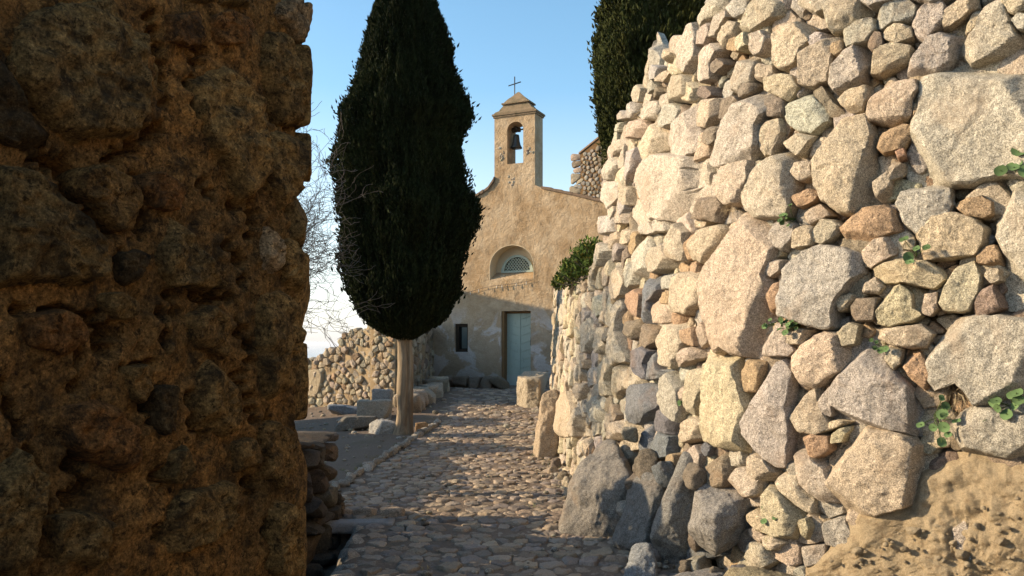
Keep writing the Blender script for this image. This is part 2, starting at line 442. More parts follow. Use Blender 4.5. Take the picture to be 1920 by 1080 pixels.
def unw(px, py):
    """pixel of the photograph -> (u, v) on the wall face"""
    a = (px-CX)/F; v = 1.5
    for _ in range(8):
        X = WC[:, 0]-WN[:, 0]*BAT*v; Y = WC[:, 1]-WN[:, 1]*BAT*v
        A = (X/np.maximum(Y, .1))[_m]; 
        i0 = int(np.argmin(A)); u = np.interp(a, A[i0:], WS[_m][i0:]); d = np.interp(u, WS, Y)
        v = EYE+(HY-py)/F*d
    return u, v
_tp = [unw(*p) for p in [(1036,566),(1046,552),(1062,537),(1090,510),(1112,500),(1124,496),(1131,470),(1132,384),(1140,312),(1150,262),(1166,214),(1200,163),(1230,118),(1270,70),(1300,38),(1340,-4)]]
TU = np.array([0]+[p[0] for p in _tp]+[_tp[-1][0]+1.2, 30]); TV = np.array([_tp[0][1]+.05]+[p[1] for p in _tp]+[4.25, 4.35])
TU = np.maximum.accumulate(TU+np.arange(len(TU))*1e-4)
def wtop(u): return np.interp(u, TU, TV)
def ppoly(t, x0, y0, s):
    return [(x0+float(a.split(',')[0])/s, y0+float(a.split(',')[1])/s) for a in t.split()]
PAL = dict(w=(.55,.485,.38), g=(.48,.44,.37), t=(.54,.455,.335), y=(.58,.49,.345), o=(.47,.335,.205), d=(.29,.235,.175), b=(.20,.205,.21), r=(.46,.30,.21), W=(.58,.52,.42), p=(.56,.465,.355))
TR = {
'P 0 0 1': """w 1408,380 1412,340 1440,310 1480,290 1500,300 1497,350 1492,390 1480,410 1425,408
g 1405,790 1415,740 1440,690 1475,680 1490,700 1485,760 1490,800 1480,870 1465,870 1430,840 1408,815
p 1500,10 1520,-20 1560,-30 1600,-10 1590,10 1540,30
g 1600,-5 1640,-30 1700,-20 1690,5 1640,20
t 1350,-10 1400,-45 1460,-40 1470,-5 1420,5
g 1700,0 1760,-40 1800,-10 1760,15""",
'B 1440 0 2.7': """W 795,430 1000,350 1296,290 1400,290 1400,900 1180,900 1100,920 940,945 850,925 730,930 705,830 760,600
w 1110,40 1190,0 1230,60 1250,130 1290,200 1290,265 1180,290 1040,335 975,260 1060,150
g 820,195 880,160 990,155 1000,200 960,290 900,390 850,400 780,420 715,385 730,320
t 890,80 980,0 1060,-10 1070,50 1000,110 930,150 890,155
y 1000,170 1040,90 1090,50 1100,80 1060,150 1010,195
g 735,80 800,40 880,0 905,50 890,150 840,180 800,220 760,200 735,140
g 560,90 620,10 700,-10 760,40 730,120 640,130 590,165 550,145
t 300,0 400,-30 500,-10 520,70 480,110 400,170 350,180 310,120
g 400,170 470,120 540,100 560,160 520,230 420,255 395,220
t 595,170 650,135 730,140 740,200 660,235 600,215
d 530,220 560,175 590,180 600,240 550,280 530,255
y 60,190 100,140 180,120 230,150 240,220 200,260 170,330 110,360 60,350
g 230,200 270,175 330,180 300,230 240,245
o 340,240 370,210 400,220 405,270 370,300 345,280
t 160,310 220,260 320,210 380,190 350,280 340,340 320,420 240,450 190,440
w 340,360 400,280 480,230 525,240 515,340 490,420 430,470 370,490 335,430
y 515,320 570,250 640,230 730,250 720,320 660,360 590,390 530,385
p 505,570 560,490 640,425 750,415 770,470 740,520 735,600 640,640 540,620
y 370,500 440,460 520,445 535,500 500,570 450,590 400,550
g 100,560 160,490 230,480 330,560 325,620 240,680 170,670 105,620
d 235,470 290,440 360,530 430,590 340,605 290,530
t 265,680 330,640 440,610 510,600 540,700 545,800 560,880 600,1000 570,1060 470,1075 390,1080 310,1020 270,950 250,820
o 540,730 600,680 690,640 740,650 735,710 700,760 600,790
t 545,930 610,880 650,820 700,840 700,890 640,920 630,1000 600,1040 560,1000
r 650,770 700,760 710,810 670,825
g 680,980 740,940 860,935 930,960 940,1040 900,1120 760,1190 690,1120 660,1040
y 1200,20 1250,-30 1350,-40 1340,60 1280,90 1240,80
g 1255,120 1296,80 1360,90 1360,170 1290,165
t 0,410 80,380 150,390 180,450 120,520 60,490 0,460
d 0,500 60,480 110,530 90,600 30,605 0,570
t 0,620 90,610 100,680 60,760 20,800 0,780
t 100,720 180,680 250,690 210,760 180,800 130,760
y 140,830 240,820 245,900 180,925 140,890
o 150,1000 230,960 290,980 260,1030 180,1060
o 740,540 780,525 770,590 745,605""",
'A 1000 0 2.7': """w 860,90 930,10 990,0 1000,30 960,80 900,110 870,150 850,120
g 1000,60 1060,10 1130,-10 1140,20 1100,70 1060,100 1010,90
w 920,150 960,90 1010,60 1030,90 1000,130 960,190 930,190
w 865,190 900,140 935,120 930,180 900,230 870,230
t 735,210 760,180 800,185 790,240 760,280 735,260
w 775,230 810,150 860,120 870,200 860,290 820,370 780,340
t 680,290 720,240 760,240 740,300 700,320
y 715,350 750,290 775,300 780,370 740,390
w 865,290 900,240 960,210 970,260 930,330 920,400 880,420 860,380
t 975,150 1020,110 1060,120 1050,200 1000,250 970,210
t 1080,120 1130,20 1200,-20 1270,10 1280,70 1200,120 1130,160 1075,160
y 1060,200 1110,170 1120,240 1080,270 1060,240
t 1120,190 1180,160 1210,200 1190,280 1150,290 1115,240
o 1010,230 1050,190 1080,200 1060,270 1020,260
w 1030,400 1070,310 1120,270 1150,330 1130,420 1070,480 1030,470
t 1130,380 1180,330 1240,340 1240,400 1160,420
d 930,350 980,300 1010,330 960,380
g 620,380 640,330 670,340 660,400 630,410
t 530,480 560,430 580,450 570,520 540,520
w 575,590 590,520 650,510 660,540 640,600 600,610
d 620,470 660,440 710,450 690,480 640,505
w 720,470 740,390 800,380 840,400 820,470 790,520 720,510
w 660,500 710,470 720,520 690,560 665,540
y 785,470 820,420 870,410 880,470 840,520 790,515
d 870,440 920,440 950,480 920,510 880,490
y 860,640 865,560 900,510 970,500 980,540 940,600 900,650
d 960,560 1000,500 1050,490 1075,520 1020,600 970,610
g 640,600 700,540 740,520 770,560 750,620 700,650 660,640
p 575,720 620,650 700,610 730,640 720,720 660,790 600,830 570,780
w 730,700 780,560 870,520 860,650 890,740 800,800 700,790
w 495,1000 580,850 680,790 800,800 900,830 960,930 850,1000 850,1100 800,1130 660,1110 560,1160 500,1090
d 870,700 930,640 990,650 970,700 930,740 890,730
g 905,810 970,730 1010,620 1080,530 1190,430 1270,470 1220,570 1170,640 1180,740 1130,830 960,840
t 1170,680 1210,620 1290,600 1280,700 1240,800 1190,770
p 910,850 1000,830 1130,820 1140,900 1090,1030 1010,1040 960,960
d 1210,510 1296,500 1290,600 1220,600
w 435,640 480,620 480,670 450,670
t 480,640 580,600 590,650 560,700 500,700
w 410,770 440,710 490,705 500,730 450,790
w 380,910 400,800 450,790 460,860 430,915
y 450,930 480,870 510,880 500,940 460,970
g 505,880 500,780 560,750 570,820 530,920
W 365,1060 375,920 450,920 450,1000 410,1060
t 465,1010 490,940 520,950 510,1040 480,1040
d 850,1010 960,990 1000,1060 960,1130 850,1110
w 450,590 460,560 490,560 490,600 460,610
g 500,600 500,540 530,510 540,570 520,600
g 600,470 610,420 640,400 650,440 620,480
t 650,410 690,370 740,350 700,420
d 1070,470 1100,430 1170,430 1130,480 1080,500""",
'C 1000 360 2.7': """W 335,190 350,125 410,120 440,150 420,200 370,220
w 440,130 470,90 495,100 490,160 450,165
w 330,350 330,260 370,255 410,280 400,360 370,375
y 400,290 405,220 450,200 465,250 450,290
o 530,240 550,200 570,210 570,270 540,320 525,300
t 470,240 500,190 530,200 520,260 490,270
w 530,340 560,280 610,220 625,260 620,330 615,420 580,440 550,400
w 560,180 620,150 650,200 620,215 570,215
w 620,150 680,135 740,165 700,200 650,205
t 705,280 720,190 770,160 800,210 800,300 790,350 740,340 710,320
t 800,240 870,190 960,170 990,200 950,260 890,360 820,340
t 615,350 640,280 700,270 730,330 720,380 660,410 620,400
p 870,600 875,470 900,350 960,240 1040,150 1130,115 1210,200 1240,290 1200,420 1230,520 1200,700 1200,800 1150,835 1050,820 1010,780 930,840 880,790 860,700
w 1205,380 1230,345 1290,345 1280,400 1240,435 1205,420
o 1215,520 1240,470 1290,450 1290,600 1240,630
y 735,590 735,450 790,410 860,400 875,470 865,560 810,620 760,610
b 595,640 590,480 620,430 660,425 670,500 640,560 640,680 610,680
t 640,660 650,570 700,510 730,560 740,650 700,670
o 690,510 730,500 730,580 700,580
g 660,480 680,430 780,400 790,420 730,490 680,500
g 490,400 510,350 550,370 580,450 520,485 485,460
t 425,420 460,380 490,450 480,520 450,550 430,500
w 300,600 340,530 370,520 390,590 350,640
w 265,770 285,650 330,640 340,700 320,810 290,810
t 330,720 370,680 410,690 400,790 370,820 330,780
w 365,660 380,595 400,600 405,680
w 420,600 440,560 465,570 460,700 490,850 440,870 410,830 430,720
r 510,530 560,490 590,520 580,630 530,630
d 490,740 500,660 570,640 570,720 540,750
d 575,720 590,650 640,690 650,750 610,790 580,770
t 660,730 690,670 800,660 800,700 790,770 740,890 690,880 660,820
o 795,700 850,680 860,780 810,780
t 755,890 780,800 840,780 880,830 800,870
b 540,830 580,780 620,810 600,870 600,960 560,920
b 610,880 650,810 670,900 720,920 680,950 610,950
t 250,890 260,820 340,820 330,880 280,900 290,960 260,950
w 300,960 320,890 360,890 350,970 320,990
y 370,1000 360,930 400,830 430,870 410,960 430,1030 380,1030
t 410,960 440,870 480,880 480,990 450,1050 420,1010
t 480,960 540,860 580,960 560,1000 500,1000
t 235,1050 235,970 300,970 300,1040 260,1060
o 1085,900 1110,850 1190,860 1170,950 1150,1010 1090,1010""",
'D 1440 360 2.7': """g 105,400 200,310 290,275 400,290 480,330 480,420 400,510 350,600 355,670 300,680 200,660 100,630 105,500
w 20,180 100,150 155,170 150,240 100,300 60,310 30,250
t 155,200 200,165 250,180 260,270 150,290
t 245,210 290,140 350,145 400,180 360,230 300,270 250,250
o 380,200 460,120 500,85 600,75 650,100 680,200 620,220 560,260 450,260 400,240
t 170,140 230,90 290,65 340,120 290,140 240,170
o 940,70 1010,40 1100,25 1150,60 1150,120 1100,140 1020,130
y 760,220 840,130 940,110 1060,140 1110,190 1100,270 1050,320 920,340 800,345
t 485,290 560,240 640,225 665,280 660,320 530,390 490,340
y 550,390 600,365 680,340 800,350 870,390 910,440 850,495 700,465 570,465
t 681,260 740,225 755,260 740,300 690,295
t 490,480 550,430 600,480 570,520 500,515
o 1065,320 1100,280 1160,270 1190,310 1190,385 1120,370 1070,365
t 1105,430 1130,390 1190,390 1195,450 1150,470
y 870,570 900,480 960,390 1050,350 1090,430 1080,510 1030,600 980,610 900,600
d 1040,600 1090,500 1150,470 1190,540 1210,590 1130,625 1060,625
W 1135,0 1200,-70 1400,-60 1400,600 1296,580 1210,570 1195,480 1200,350 1155,220 1160,100
y 365,600 360,540 440,515 460,540 410,600 380,610
d 420,610 470,540 570,540 550,650 460,655
y 560,600 600,490 680,470 740,520 745,590 790,620 740,660 630,680 565,670
t 785,590 800,520 860,510 870,590 830,630 790,620
t 530,690 620,690 780,670 840,720 800,790 720,795 620,770 560,740
p 150,830 200,770 300,710 370,720 430,800 400,900 300,960 250,1000 200,970 160,900
t 600,850 620,790 690,800 680,870 640,900
o 690,880 710,800 760,790 820,870 850,1000 800,1000 720,940
g 820,860 880,750 960,660 1060,630 1230,650 1296,660 1400,680 1400,1060 1296,1060 1220,1080 1100,1080 1050,1060 960,960 870,1000 830,950
w 1155,720 1240,670 1296,650 1340,670 1280,780 1180,770
w 30,740 80,660 130,670 130,760 160,800 130,830 0,830 0,780
t 105,730 180,690 235,700 200,770 120,775
t 365,710 430,660 480,680 460,770 400,780""",
'F 1440 680 2.7': """g 345,130 400,30 440,-80 490,-155 540,-110 620,20 720,120 820,210 830,300 820,390 700,340 560,330 480,300 360,290 280,270 345,200
t 135,270 180,170 260,130 290,220 340,330 260,360 180,345
g 275,190 330,120 380,110 350,200 340,270 290,260
o 185,380 240,355 320,370 335,440 270,480 220,460
w 170,560 165,460 200,400 240,470 310,530 360,640 370,700 290,700 200,620
y 315,380 380,330 440,320 390,400 340,405
y 300,300 370,285 440,300 340,335
t 340,600 320,490 400,400 500,340 620,350 740,390 820,450 830,560 760,700 560,760 420,770 380,720
g 925,330 1000,240 1080,215 1296,260 1400,270 1400,420 1296,480 1180,480 1000,450
t 60,600 100,550 160,550 200,630 250,680 240,760 170,720 80,640
y 0,610 80,650 190,770 150,890 90,880 0,850
y 0,870 80,870 130,900 60,940 10,920
y 180,790 220,780 240,830 220,890 190,840
w 940,830 1000,790 1060,860 1050,980 1000,1000 960,920""",
'E 1000 700 2.842': """W 300,190 310,135 380,120 420,190 415,270 350,255 310,230
t 440,110 440,0 520,-20 600,20 600,60 520,90 460,130
b 520,110 560,70 640,55 690,90 680,180 650,230 600,270 550,250 530,190
b 640,30 650,-20 760,-20 740,20 680,35
g 700,150 705,50 760,0 810,80 815,200 800,260 760,220
t 815,110 840,60 860,110 840,160
t 850,90 860,-10 960,-30 955,80 900,225 850,170
b 670,240 740,175 790,250 760,330 700,310
b 610,330 650,270 670,400 650,490 620,480
b 665,380 700,310 760,340 750,440 700,460 665,430
p 800,330 850,250 900,230 950,260 930,340 840,370
p 870,400 910,380 940,430 930,500 880,515 865,460
b 930,400 960,360 990,390 970,440 940,440
d 800,500 860,380 870,460 880,530 850,570 810,560
d 935,520 980,450 1050,420 1080,500 1060,600 1000,625 930,600
t 1080,570 1120,500 1180,500 1240,560 1230,640 1160,660 1090,620
t 1165,500 1190,420 1260,450 1310,530 1290,580 1220,560
w 460,480 490,400 520,370 550,440 550,520 500,525
t 420,340 440,260 500,250 500,330 470,360
t 510,330 520,255 600,270 600,400 560,420
g 455,540 480,510 570,530 590,590 520,600 460,590
t 450,660 460,610 510,620 520,680 480,690
d 520,610 590,600 580,650 530,660
o 730,530 760,430 800,430 800,520 770,560
y 1165,760 1200,720 1260,750 1330,780 1320,850 1240,840
t 1170,830 1220,810 1260,860 1230,910
y 1255,870 1300,850 1340,890 1330,940 1270,930
w 1135,940 1190,890 1260,910 1300,1000 1230,1045 1150,1000
t 1105,1030 1140,980 1190,1010 1180,1060 1130,1070
y 950,170 960,-40 1010,-90 1100,-80 1130,60 1165,190 1145,330 1140,400 1070,395 950,350
t 150,110 220,100 235,200 220,330 170,340 150,220
w 210,200 290,180 320,250 300,330 230,340
b 720,900 770,820 850,960 900,910 1000,860 1060,800 1110,860 1100,940 900,1000 780,1000"""}
wall = thing('dry_stone_wall', 'tall sunlit dry stone wall of mixed granite boulders curving along the right side of the path', 'wall', (.75, 9.5, 0))
STN = {}
traced = []; seedn = 100
for key, txt in TR.items():
    _, x0, y0, s = key.split(); x0, y0, s = float(x0), float(y0), float(s)
    for ln in txt.split('\n'):
        c, rest = ln.strip().split(' ', 1); seedn += 1
        px = ppoly(rest, x0, y0, s); uv = np.array([unw(*p) for p in px])
        a = uv; b = np.roll(uv, -1, 0); A = (a[:,0]*b[:,1]-b[:,0]*a[:,1]).sum()/2
        if A < 0: uv = uv[::-1]
        pa = np.array(px); pb = np.roll(pa, -1, 0); Apx = abs((pa[:,0]*pb[:,1]-pb[:,0]*pa[:,1]).sum()/2)
        traced.append((Apx, abs(A), c, uv, np.mean(px, axis=0), seedn))
traced.sort(key=lambda t: -t[0])
LAB = {0: None}
def jit(c, r_, k=.09):
    c = np.array(PAL[c]); return c*(1+r_.uniform(-k, k))*(1+r_.uniform(-.04, .04, 3))
infill = MB(); nbig = 0
descr = dict(W='very pale', w='pale cream', g='grey speckled', t='tan', y='yellowish', o='rusty orange', d='dark brown', b='blue grey', p='pinkish tan', r='brick red')
for k, (Apx, A, c, uv, pc, sd) in enumerate(traced):
    r_ = np.random.default_rng(sd); size = math.sqrt(A); d = np.interp(uv[:,0].mean(), WS, WC[:,1])
    uv = (uv-uv.mean(0))*1.09+uv.mean(0)
    H = r_.uniform(.035, .065)+size*.06; res = np.clip(d*.0026, .010, .035)
    col = jit(c, r_)
    V, Fs, cc, _ = stone(uv, wmap, H, sd, res=res, back=.15, facet=r_.uniform(.12, .3) if size < .45 else .11, base=.02+min(size, .5)*.03, bevel=.32 if size < .4 else .2, rough=1.0, edge_noise=.07, roundk=0)
    if k < 96:
        m = MB(); m.add(V, Fs, col); o = m.build('stone', M_GRAN, wall, sharp=28)
        o['label'] = f"{'large ' if Apx > 9000 else ''}{descr[c]} {'boulder' if Apx > 9000 else 'stone'} in the wall"
    else: infill.add(V, Fs, col)
# procedural stones filling the rest
def wr(u, v):
    d = np.interp(u, WS, WC[:, 1]); return .15 if d < 8 else .17 if d < 10 else .19
fs = scatter(0, WS[-1]-1.0, -.15, 4.5, wr, 3, asp=1.25)
fs = fs[(fs[:, 1] < wtop(fs[:, 0])+.12)]
filled = []
tp = [(t[3].min(0), t[3].max(0), t[3]) for t in traced]
for i, P in cells(fs, None):
    s = fs[i]
    if s[1] > wtop(s[0])-.04: continue
    if any((s > lo-.0).all() and (s < hi).all() and inside(p*.8+p.mean(0)*.2, s) for lo, hi, p in tp): continue
    r_ = np.random.default_rng(5000+i); d = np.interp(s[0], WS, WC[:, 1])
    if d < 2.2 and i % 2 and s[0] > 16: pass
    P = (P-P.mean(0))*1.03+P.mean(0)
    c = r_.choice(list('wwwggtttpgyyod')) if d < 9 else r_.choice(list('wwwtttyytgW'))
    col = jit(c, r_, .12); prox = d > 7.5
    V, Fs, cc, size = stone(P, wmap, r_.uniform(.03, .08), 5000+i, res=np.clip(d*.003, .014, .04) if d > 3 else .05, back=.12, facet=r_.uniform(.12, .4), base=-.055+r_.uniform(-.025, .03) if not prox else r_.uniform(-.03, .03), rough=1.0, bevel=.4, roundk=0)
    infill.add(V, Fs, col); filled.append((P.min(0), P.max(0), P))
# chips and small stones wedged into the joints
allp = [(a, b, (c-c.mean(0))*.92+c.mean(0)) for a, b, c in tp+filled]; LO = np.array([a[0] for a in allp]); HI = np.array([a[1] for a in allp])
ch = scatter(float(np.interp(-9, -WC[:,1], WS)), float(np.interp(-3.6, -WC[:,1], WS)), -.1, 4.3, lambda a, b: .055, 8, asp=1.3); nch = 0
for i, P in cells(ch, None, 14):
    s = ch[i]
    if s[1] > wtop(s[0])-.05: continue
    cand = np.where((LO < s).all(1) & (HI > s).all(1))[0]
    if any(inside(allp[j][2], s) for j in cand): continue
    r_ = np.random.default_rng(70000+i); nch += 1
    V, Fs, _, _ = stone(P, wmap, r_.uniform(.01, .03), 70000+i, res=.014, back=.06, facet=r_.uniform(.2, .6), base=-.055+r_.uniform(-.01, .03), bevel=.5)
    infill.add(V, Fs, jit(r_.choice(list('ttoddgy')), r_, .15)*.9)
print('chips', nch)
tag(infill.build('infill_stones', M_GRAN, wall, sharp=28), 'smaller stones packed between the boulders', kind='stuff')
# earth core behind the stones
m = MB(); U = np.linspace(0, WS[-1], 300); Vv = np.linspace(0, 1, 40)
uu, vv = np.meshgrid(U, Vv, indexing='ij'); tt = wtop(uu)-.10; v3 = -.4+vv*(tt+.4)
h = -.10+.03*fbm(np.stack([uu.ravel(), v3.ravel(), uu.ravel()*0], 1), 3, 3).reshape(uu.shape)
Vx = wmap(uu.ravel(), v3.ravel(), h.ravel()); top = wmap(U, wtop(U)-.10, np.full(300, -.75))
idx = np.arange(300*40).reshape(300, 40); q = np.stack([idx[:-1,:-1], idx[1:,:-1], idx[1:,1:], idx[:-1,1:]], -1).reshape(-1, 4)
ti = 12000+np.arange(300); q2 = np.stack([idx[:-1,-1], idx[1:,-1], ti[1:], ti[:-1]], -1)
m.add(np.vstack([Vx, top]), [q, q2]); m.build('earth_core', M_GAP, wall)
# slumped earth mortar over the foot of the near end
pp = np.array([unw(*p) for p in [(1440,1120),(1500,1068),(1575,1005),(1600,960),(1660,930),(1705,905),(1740,868),(1775,838),(1800,855),(1830,828),(1868,845),(1925,865),(2100,900),(2300,1100),(2200,1250),(1500,1250)]][::-1])
def mudmap(u, v, h):
    w3 = np.stack([u, v, u*0], 1)
    h = h-.05*ridge(w3, 3.1, 2, 77)-.030*ridge(w3, 8, 3, 71)-.016*ridge(w3, 22, 3, 5)+.012*fbm(w3, 34, 3, 6)
    return wmap(u, v, h)
V, Fs, _, _ = stone(pp, mudmap, .075, 991, res=.011, back=.16, facet=.02, base=.030, rough=.8, bevel=.5, edge_noise=.16, nf=2, wb_=.16)
m = MB(); m.add(V, Fs, (1.14, 1.1, 1.04)); m.build('earth_mortar', M_EARTH, wall, sharp=60)['label'] = 'ochre earth mortar smeared over the foot of the wall'

gm = MB(); r_ = np.random.default_rng(12)
for i in range(170):
    px, py = r_.uniform(1500, 1930), r_.uniform(890, 1090)
    if py < 1068-(px-1500)*.40: continue
    u, v = unw(px, py); s_ = r_.gamma(1.6, .008)+.006
    rock(gm, wmap(np.array([u]), np.array([v]), np.array([.095+r_.uniform(-.01, .01)]))[0], (s_*1.3, s_*1.3, s_), 8000+i, sub=2, col=np.array((1, 1, 1))*r_.uniform(.75, 1.1), rough=.06)
gm.build('mortar_crumbs', M_EARTH, wall, sharp=40)
# ================================================================= shaded masonry pier on the left
PA = np.array([-1.22, 1.75]); PB = np.array([-.765, 2.88]); PT = (PB-PA)/np.linalg.norm(PB-PA); PN = np.array([PT[1], -PT[0]])
LP = np.linalg.norm(PB-PA)
def pmap(u, v, h):
    u = np.asarray(u, float)
    over = np.maximum(u-LP, 0)
    x = PA[0]+PT[0]*u+PN[0]*h; y = PA[1]+PT[1]*u+PN[1]*h
    return np.stack([x, y, v], 1)
def unp(px, py):
    a = (px-CX)/F
    u = (a*PA[1]-PA[0])/(PT[0]-a*PT[1]); d = PA[1]+PT[1]*u
    return u, EYE+(HY-py)/F*d
pier = thing('stone_pier', 'dark shaded wall of rough stones in crumbling ochre mortar filling the left edge', 'wall', (-1.0, 2.3, 0))
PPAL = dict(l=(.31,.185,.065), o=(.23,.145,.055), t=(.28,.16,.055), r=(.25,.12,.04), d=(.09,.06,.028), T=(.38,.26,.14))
PT1 = """o 60,130 150,20 290,10 450,80 560,160 620,260 610,370 540,450 480,530 400,590 300,570 250,480 120,400 60,300
o 0,640 60,600 200,690 320,800 400,900 410,1000 350,1080 0,1080
t 290,640 400,620 500,680 530,760 500,850 440,880 350,760 300,730
l 740,300 830,200 900,260 970,350 990,500 990,650 960,790 900,760 860,640 780,520 740,430
l 1000,120 1090,110 1140,190 1130,420 1110,465 1060,460 1000,370 985,250
T 1010,20 1110,-30 1150,50 1145,160 1100,160 1040,70
l 1010,490 1100,480 1135,560 1125,780 1090,840 1010,820 990,620
T 1000,830 1050,900 1050,980 1010,1060 990,960
o 600,780 700,830 760,920 840,960 860,1080 640,1080 580,920
d 440,950 540,930 560,1000 480,1080 440,1050
o 300,20 400,-20 430,60 500,130 400,120 300,80
r 600,60 740,40 750,170 690,180 620,150
d -80,200 40,160 60,330 130,480 240,560 140,600 -80,480
r 780,60 880,20 960,80 900,170 800,170
o 640,-60 820,-60 980,-40 960,30 700,20
l 1060,900 1100,870 1130,1000 1130,1150 1080,1100 1060,1000
r 500,660 600,640 700,700 660,800 560,780"""
PT2 = """o 370,20 450,10 520,60 500,120 440,120 390,80
l 740,300 800,260 880,360 900,500 860,560 760,540 740,420
d 570,370 650,360 660,440 620,560 580,520
o 630,620 700,580 710,700 670,740 630,720
l 980,20 1060,0 1120,100 1110,420 1060,490 990,480 970,300
l 700,760 860,720 940,860 920,980 760,960 620,1010 600,900
o 190,850 400,830 460,940 400,1060 210,1040
o -60,380 50,480 100,620 170,720 180,1080 -60,1080
l 1020,790 1080,800 1125,900 1115,1150 1020,1050
t 460,300 560,280 560,440 500,420
t 700,100 800,60 880,180 840,260 740,220
r 250,450 380,400 500,520 560,620 480,700 320,640 260,560
t 990,500 1060,500 1110,520 1115,600 1060,760 1000,700
r 100,100 240,80 340,160 260,260 120,220
t 880,580 960,560 980,660 900,700"""
pc = []; sd = 3000
for txt, y0 in ((PT1, 0), (PT2, 540)):
    for ln in txt.split('\n'):
        c, rest = ln.strip().split(' ', 1); sd += 1
        uv = np.array([unp(*p) for p in ppoly(rest, 0, y0, 2)])
        a = uv; b = np.roll(uv, -1, 0); A = (a[:,0]*b[:,1]-b[:,0]*a[:,1]).sum()/2
        if A < 0: uv = uv[::-1]
        r_ = np.random.default_rng(sd); size = math.sqrt(abs(A))
        V, Fs, _, _ = stone((uv-uv.mean(0))*1.03+uv.mean(0), pmap, .010+size*.045, sd, res=.008, back=.1, facet=.16, base=.010, rough=1.8, bevel=.35, edge_noise=.12)
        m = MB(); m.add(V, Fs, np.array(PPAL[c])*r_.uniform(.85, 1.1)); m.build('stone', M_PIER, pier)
CRK = """4 205,0 218,40 250,60 275,100
6 285,30 300,75 312,120 318,190
6 370,140 375,200 388,235
8 385,98 375,125
6 405,245 418,268
7 447,240 447,258
5 408,160 418,185
7 445,285 470,350 475,375
6 385,345 405,370
8 440,380 488,405 480,440
8 495,185 525,215 548,234
16 0,90 15,200 60,270 100,300 130,310
14 150,315 150,350 180,400 210,425
10 205,300 250,285 290,250 310,230
10 265,345 270,440
5 285,345 320,340
5 5,180 20,230 55,270
6 435,460 460,490 465,540
7 325,505 370,530
8 230,470 235,500
8 40,580 170,590
16 175,590 205,620 205,650
5 225,685 250,690 290,680
9 310,590 315,660
9 385,555 400,585
7 410,560 445,560
7 450,600 472,650 472,685
6 333,545 340,590
9 455,705 462,735
8 365,745 372,800 395,825
14 280,720 290,760 305,790
5 150,650 150,730
7 15,720 45,800 70,870 95,970
5 85,880 85,1080
20 140,940 125,930
14 150,850 175,920
10 310,900 325,915
9 485,910 488,930
12 340,960 300,1010
8 515,980 520,1060
4 485,790 520,790
6 480,750 484,780"""
nu, nv = 300, 430
U = np.linspace(-.5, LP, nu); Vv = np.linspace(-.3, 3.75, nv)
U = np.concatenate([np.linspace(-1.6, -.5, 30)[:-1], U]); nu = len(U)
uu, vv = np.meshgrid(U, Vv, indexing='ij'); w3 = np.stack([uu.ravel(), vv.ravel(), uu.ravel()*0+5], 1)
h = .020*fbm(w3, 3.2, 4, 1)-.026*ridge(w3*[1, .7, 1], 6, 4, 2)-.012*ridge(w3, 19, 3, 12)+.014*fbm(w3, 28, 4, 3, .65)+.002
px = CX+F*(PA[0]+PT[0]*w3[:,0])/np.maximum(PA[1]+PT[1]*w3[:,0], .3); py = HY-(w3[:,1]-EYE)*F/np.maximum(PA[1]+PT[1]*w3[:,0], .3)
wob = 18*fbm(w3, 9, 3, 8)
for ln in CRK.split('\n'):
    q = ln.split(); wd = float(q[0]); pts_ = [tuple(map(float, t.split(','))) for t in q[1:]]
    for (ax_, ay_), (bx_, by_) in zip(pts_, pts_[1:]):
        L2 = (bx_-ax_)**2+(by_-ay_)**2; t = np.clip(((px-ax_)*(bx_-ax_)+(py-ay_)*(by_-ay_))/L2, 0, 1)
        dd = np.hypot(px+wob*.5-ax_-t*(bx_-ax_), py+wob*.4-ay_-t*(by_-ay_))
        h = h-.115*np.exp(-(dd/(wd*1.1*(.7+.5*np.sin(t*9+ax_))))**2)
V = pmap(w3[:,0], w3[:,1], h)
idx = np.arange(nu*nv).reshape(nu, nv); q = np.stack([idx[:-1,:-1], idx[1:,:-1], idx[1:,1:], idx[:-1,1:]], -1).reshape(-1, 4)
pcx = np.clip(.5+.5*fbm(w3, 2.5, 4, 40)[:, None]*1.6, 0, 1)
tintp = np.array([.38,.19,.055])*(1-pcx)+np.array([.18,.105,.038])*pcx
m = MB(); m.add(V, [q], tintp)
# far reveal face, turning the corner and running back to the left, and the top
nb = 60; B = np.linspace(0, .9, nb); bb, vb = np.meshgrid(B, Vv, indexing='ij')
hedge = h.reshape(nu, nv)[-1]
cx_ = PB[0]+PN[0]*hedge[None]*np.exp(-bb*20)-.97*bb; cy_ = PB[1]+PN[1]*hedge[None]*np.exp(-bb*20)+.18*bb
w4 = np.stack([bb.ravel()+9, vb.ravel(), bb.ravel()*0], 1); nn_ = (.03*fbm(w4, 4, 4, 11)*np.clip(bb.ravel()*10, 0, 1))
Vb = np.stack([cx_.ravel()+nn_*.18, cy_.ravel()+nn_, vb.ravel()], 1)
idx = np.arange(nb*nv).reshape(nb, nv); q = np.stack([idx[:-1,:-1], idx[1:,:-1], idx[1:,1:], idx[:-1,1:]], -1).reshape(-1, 4)
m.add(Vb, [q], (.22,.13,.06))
tc_ = np.array([[-1.9, .2, 3.75], [PA[0]-.6*PT[0], PA[1]-.6*PT[1], 3.75], [PB[0], PB[1], 3.75], [PB[0]-.9, PB[1]+.17, 3.75]])
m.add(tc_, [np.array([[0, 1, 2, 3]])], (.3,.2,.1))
m.build('mortar', M_PIER, pier)
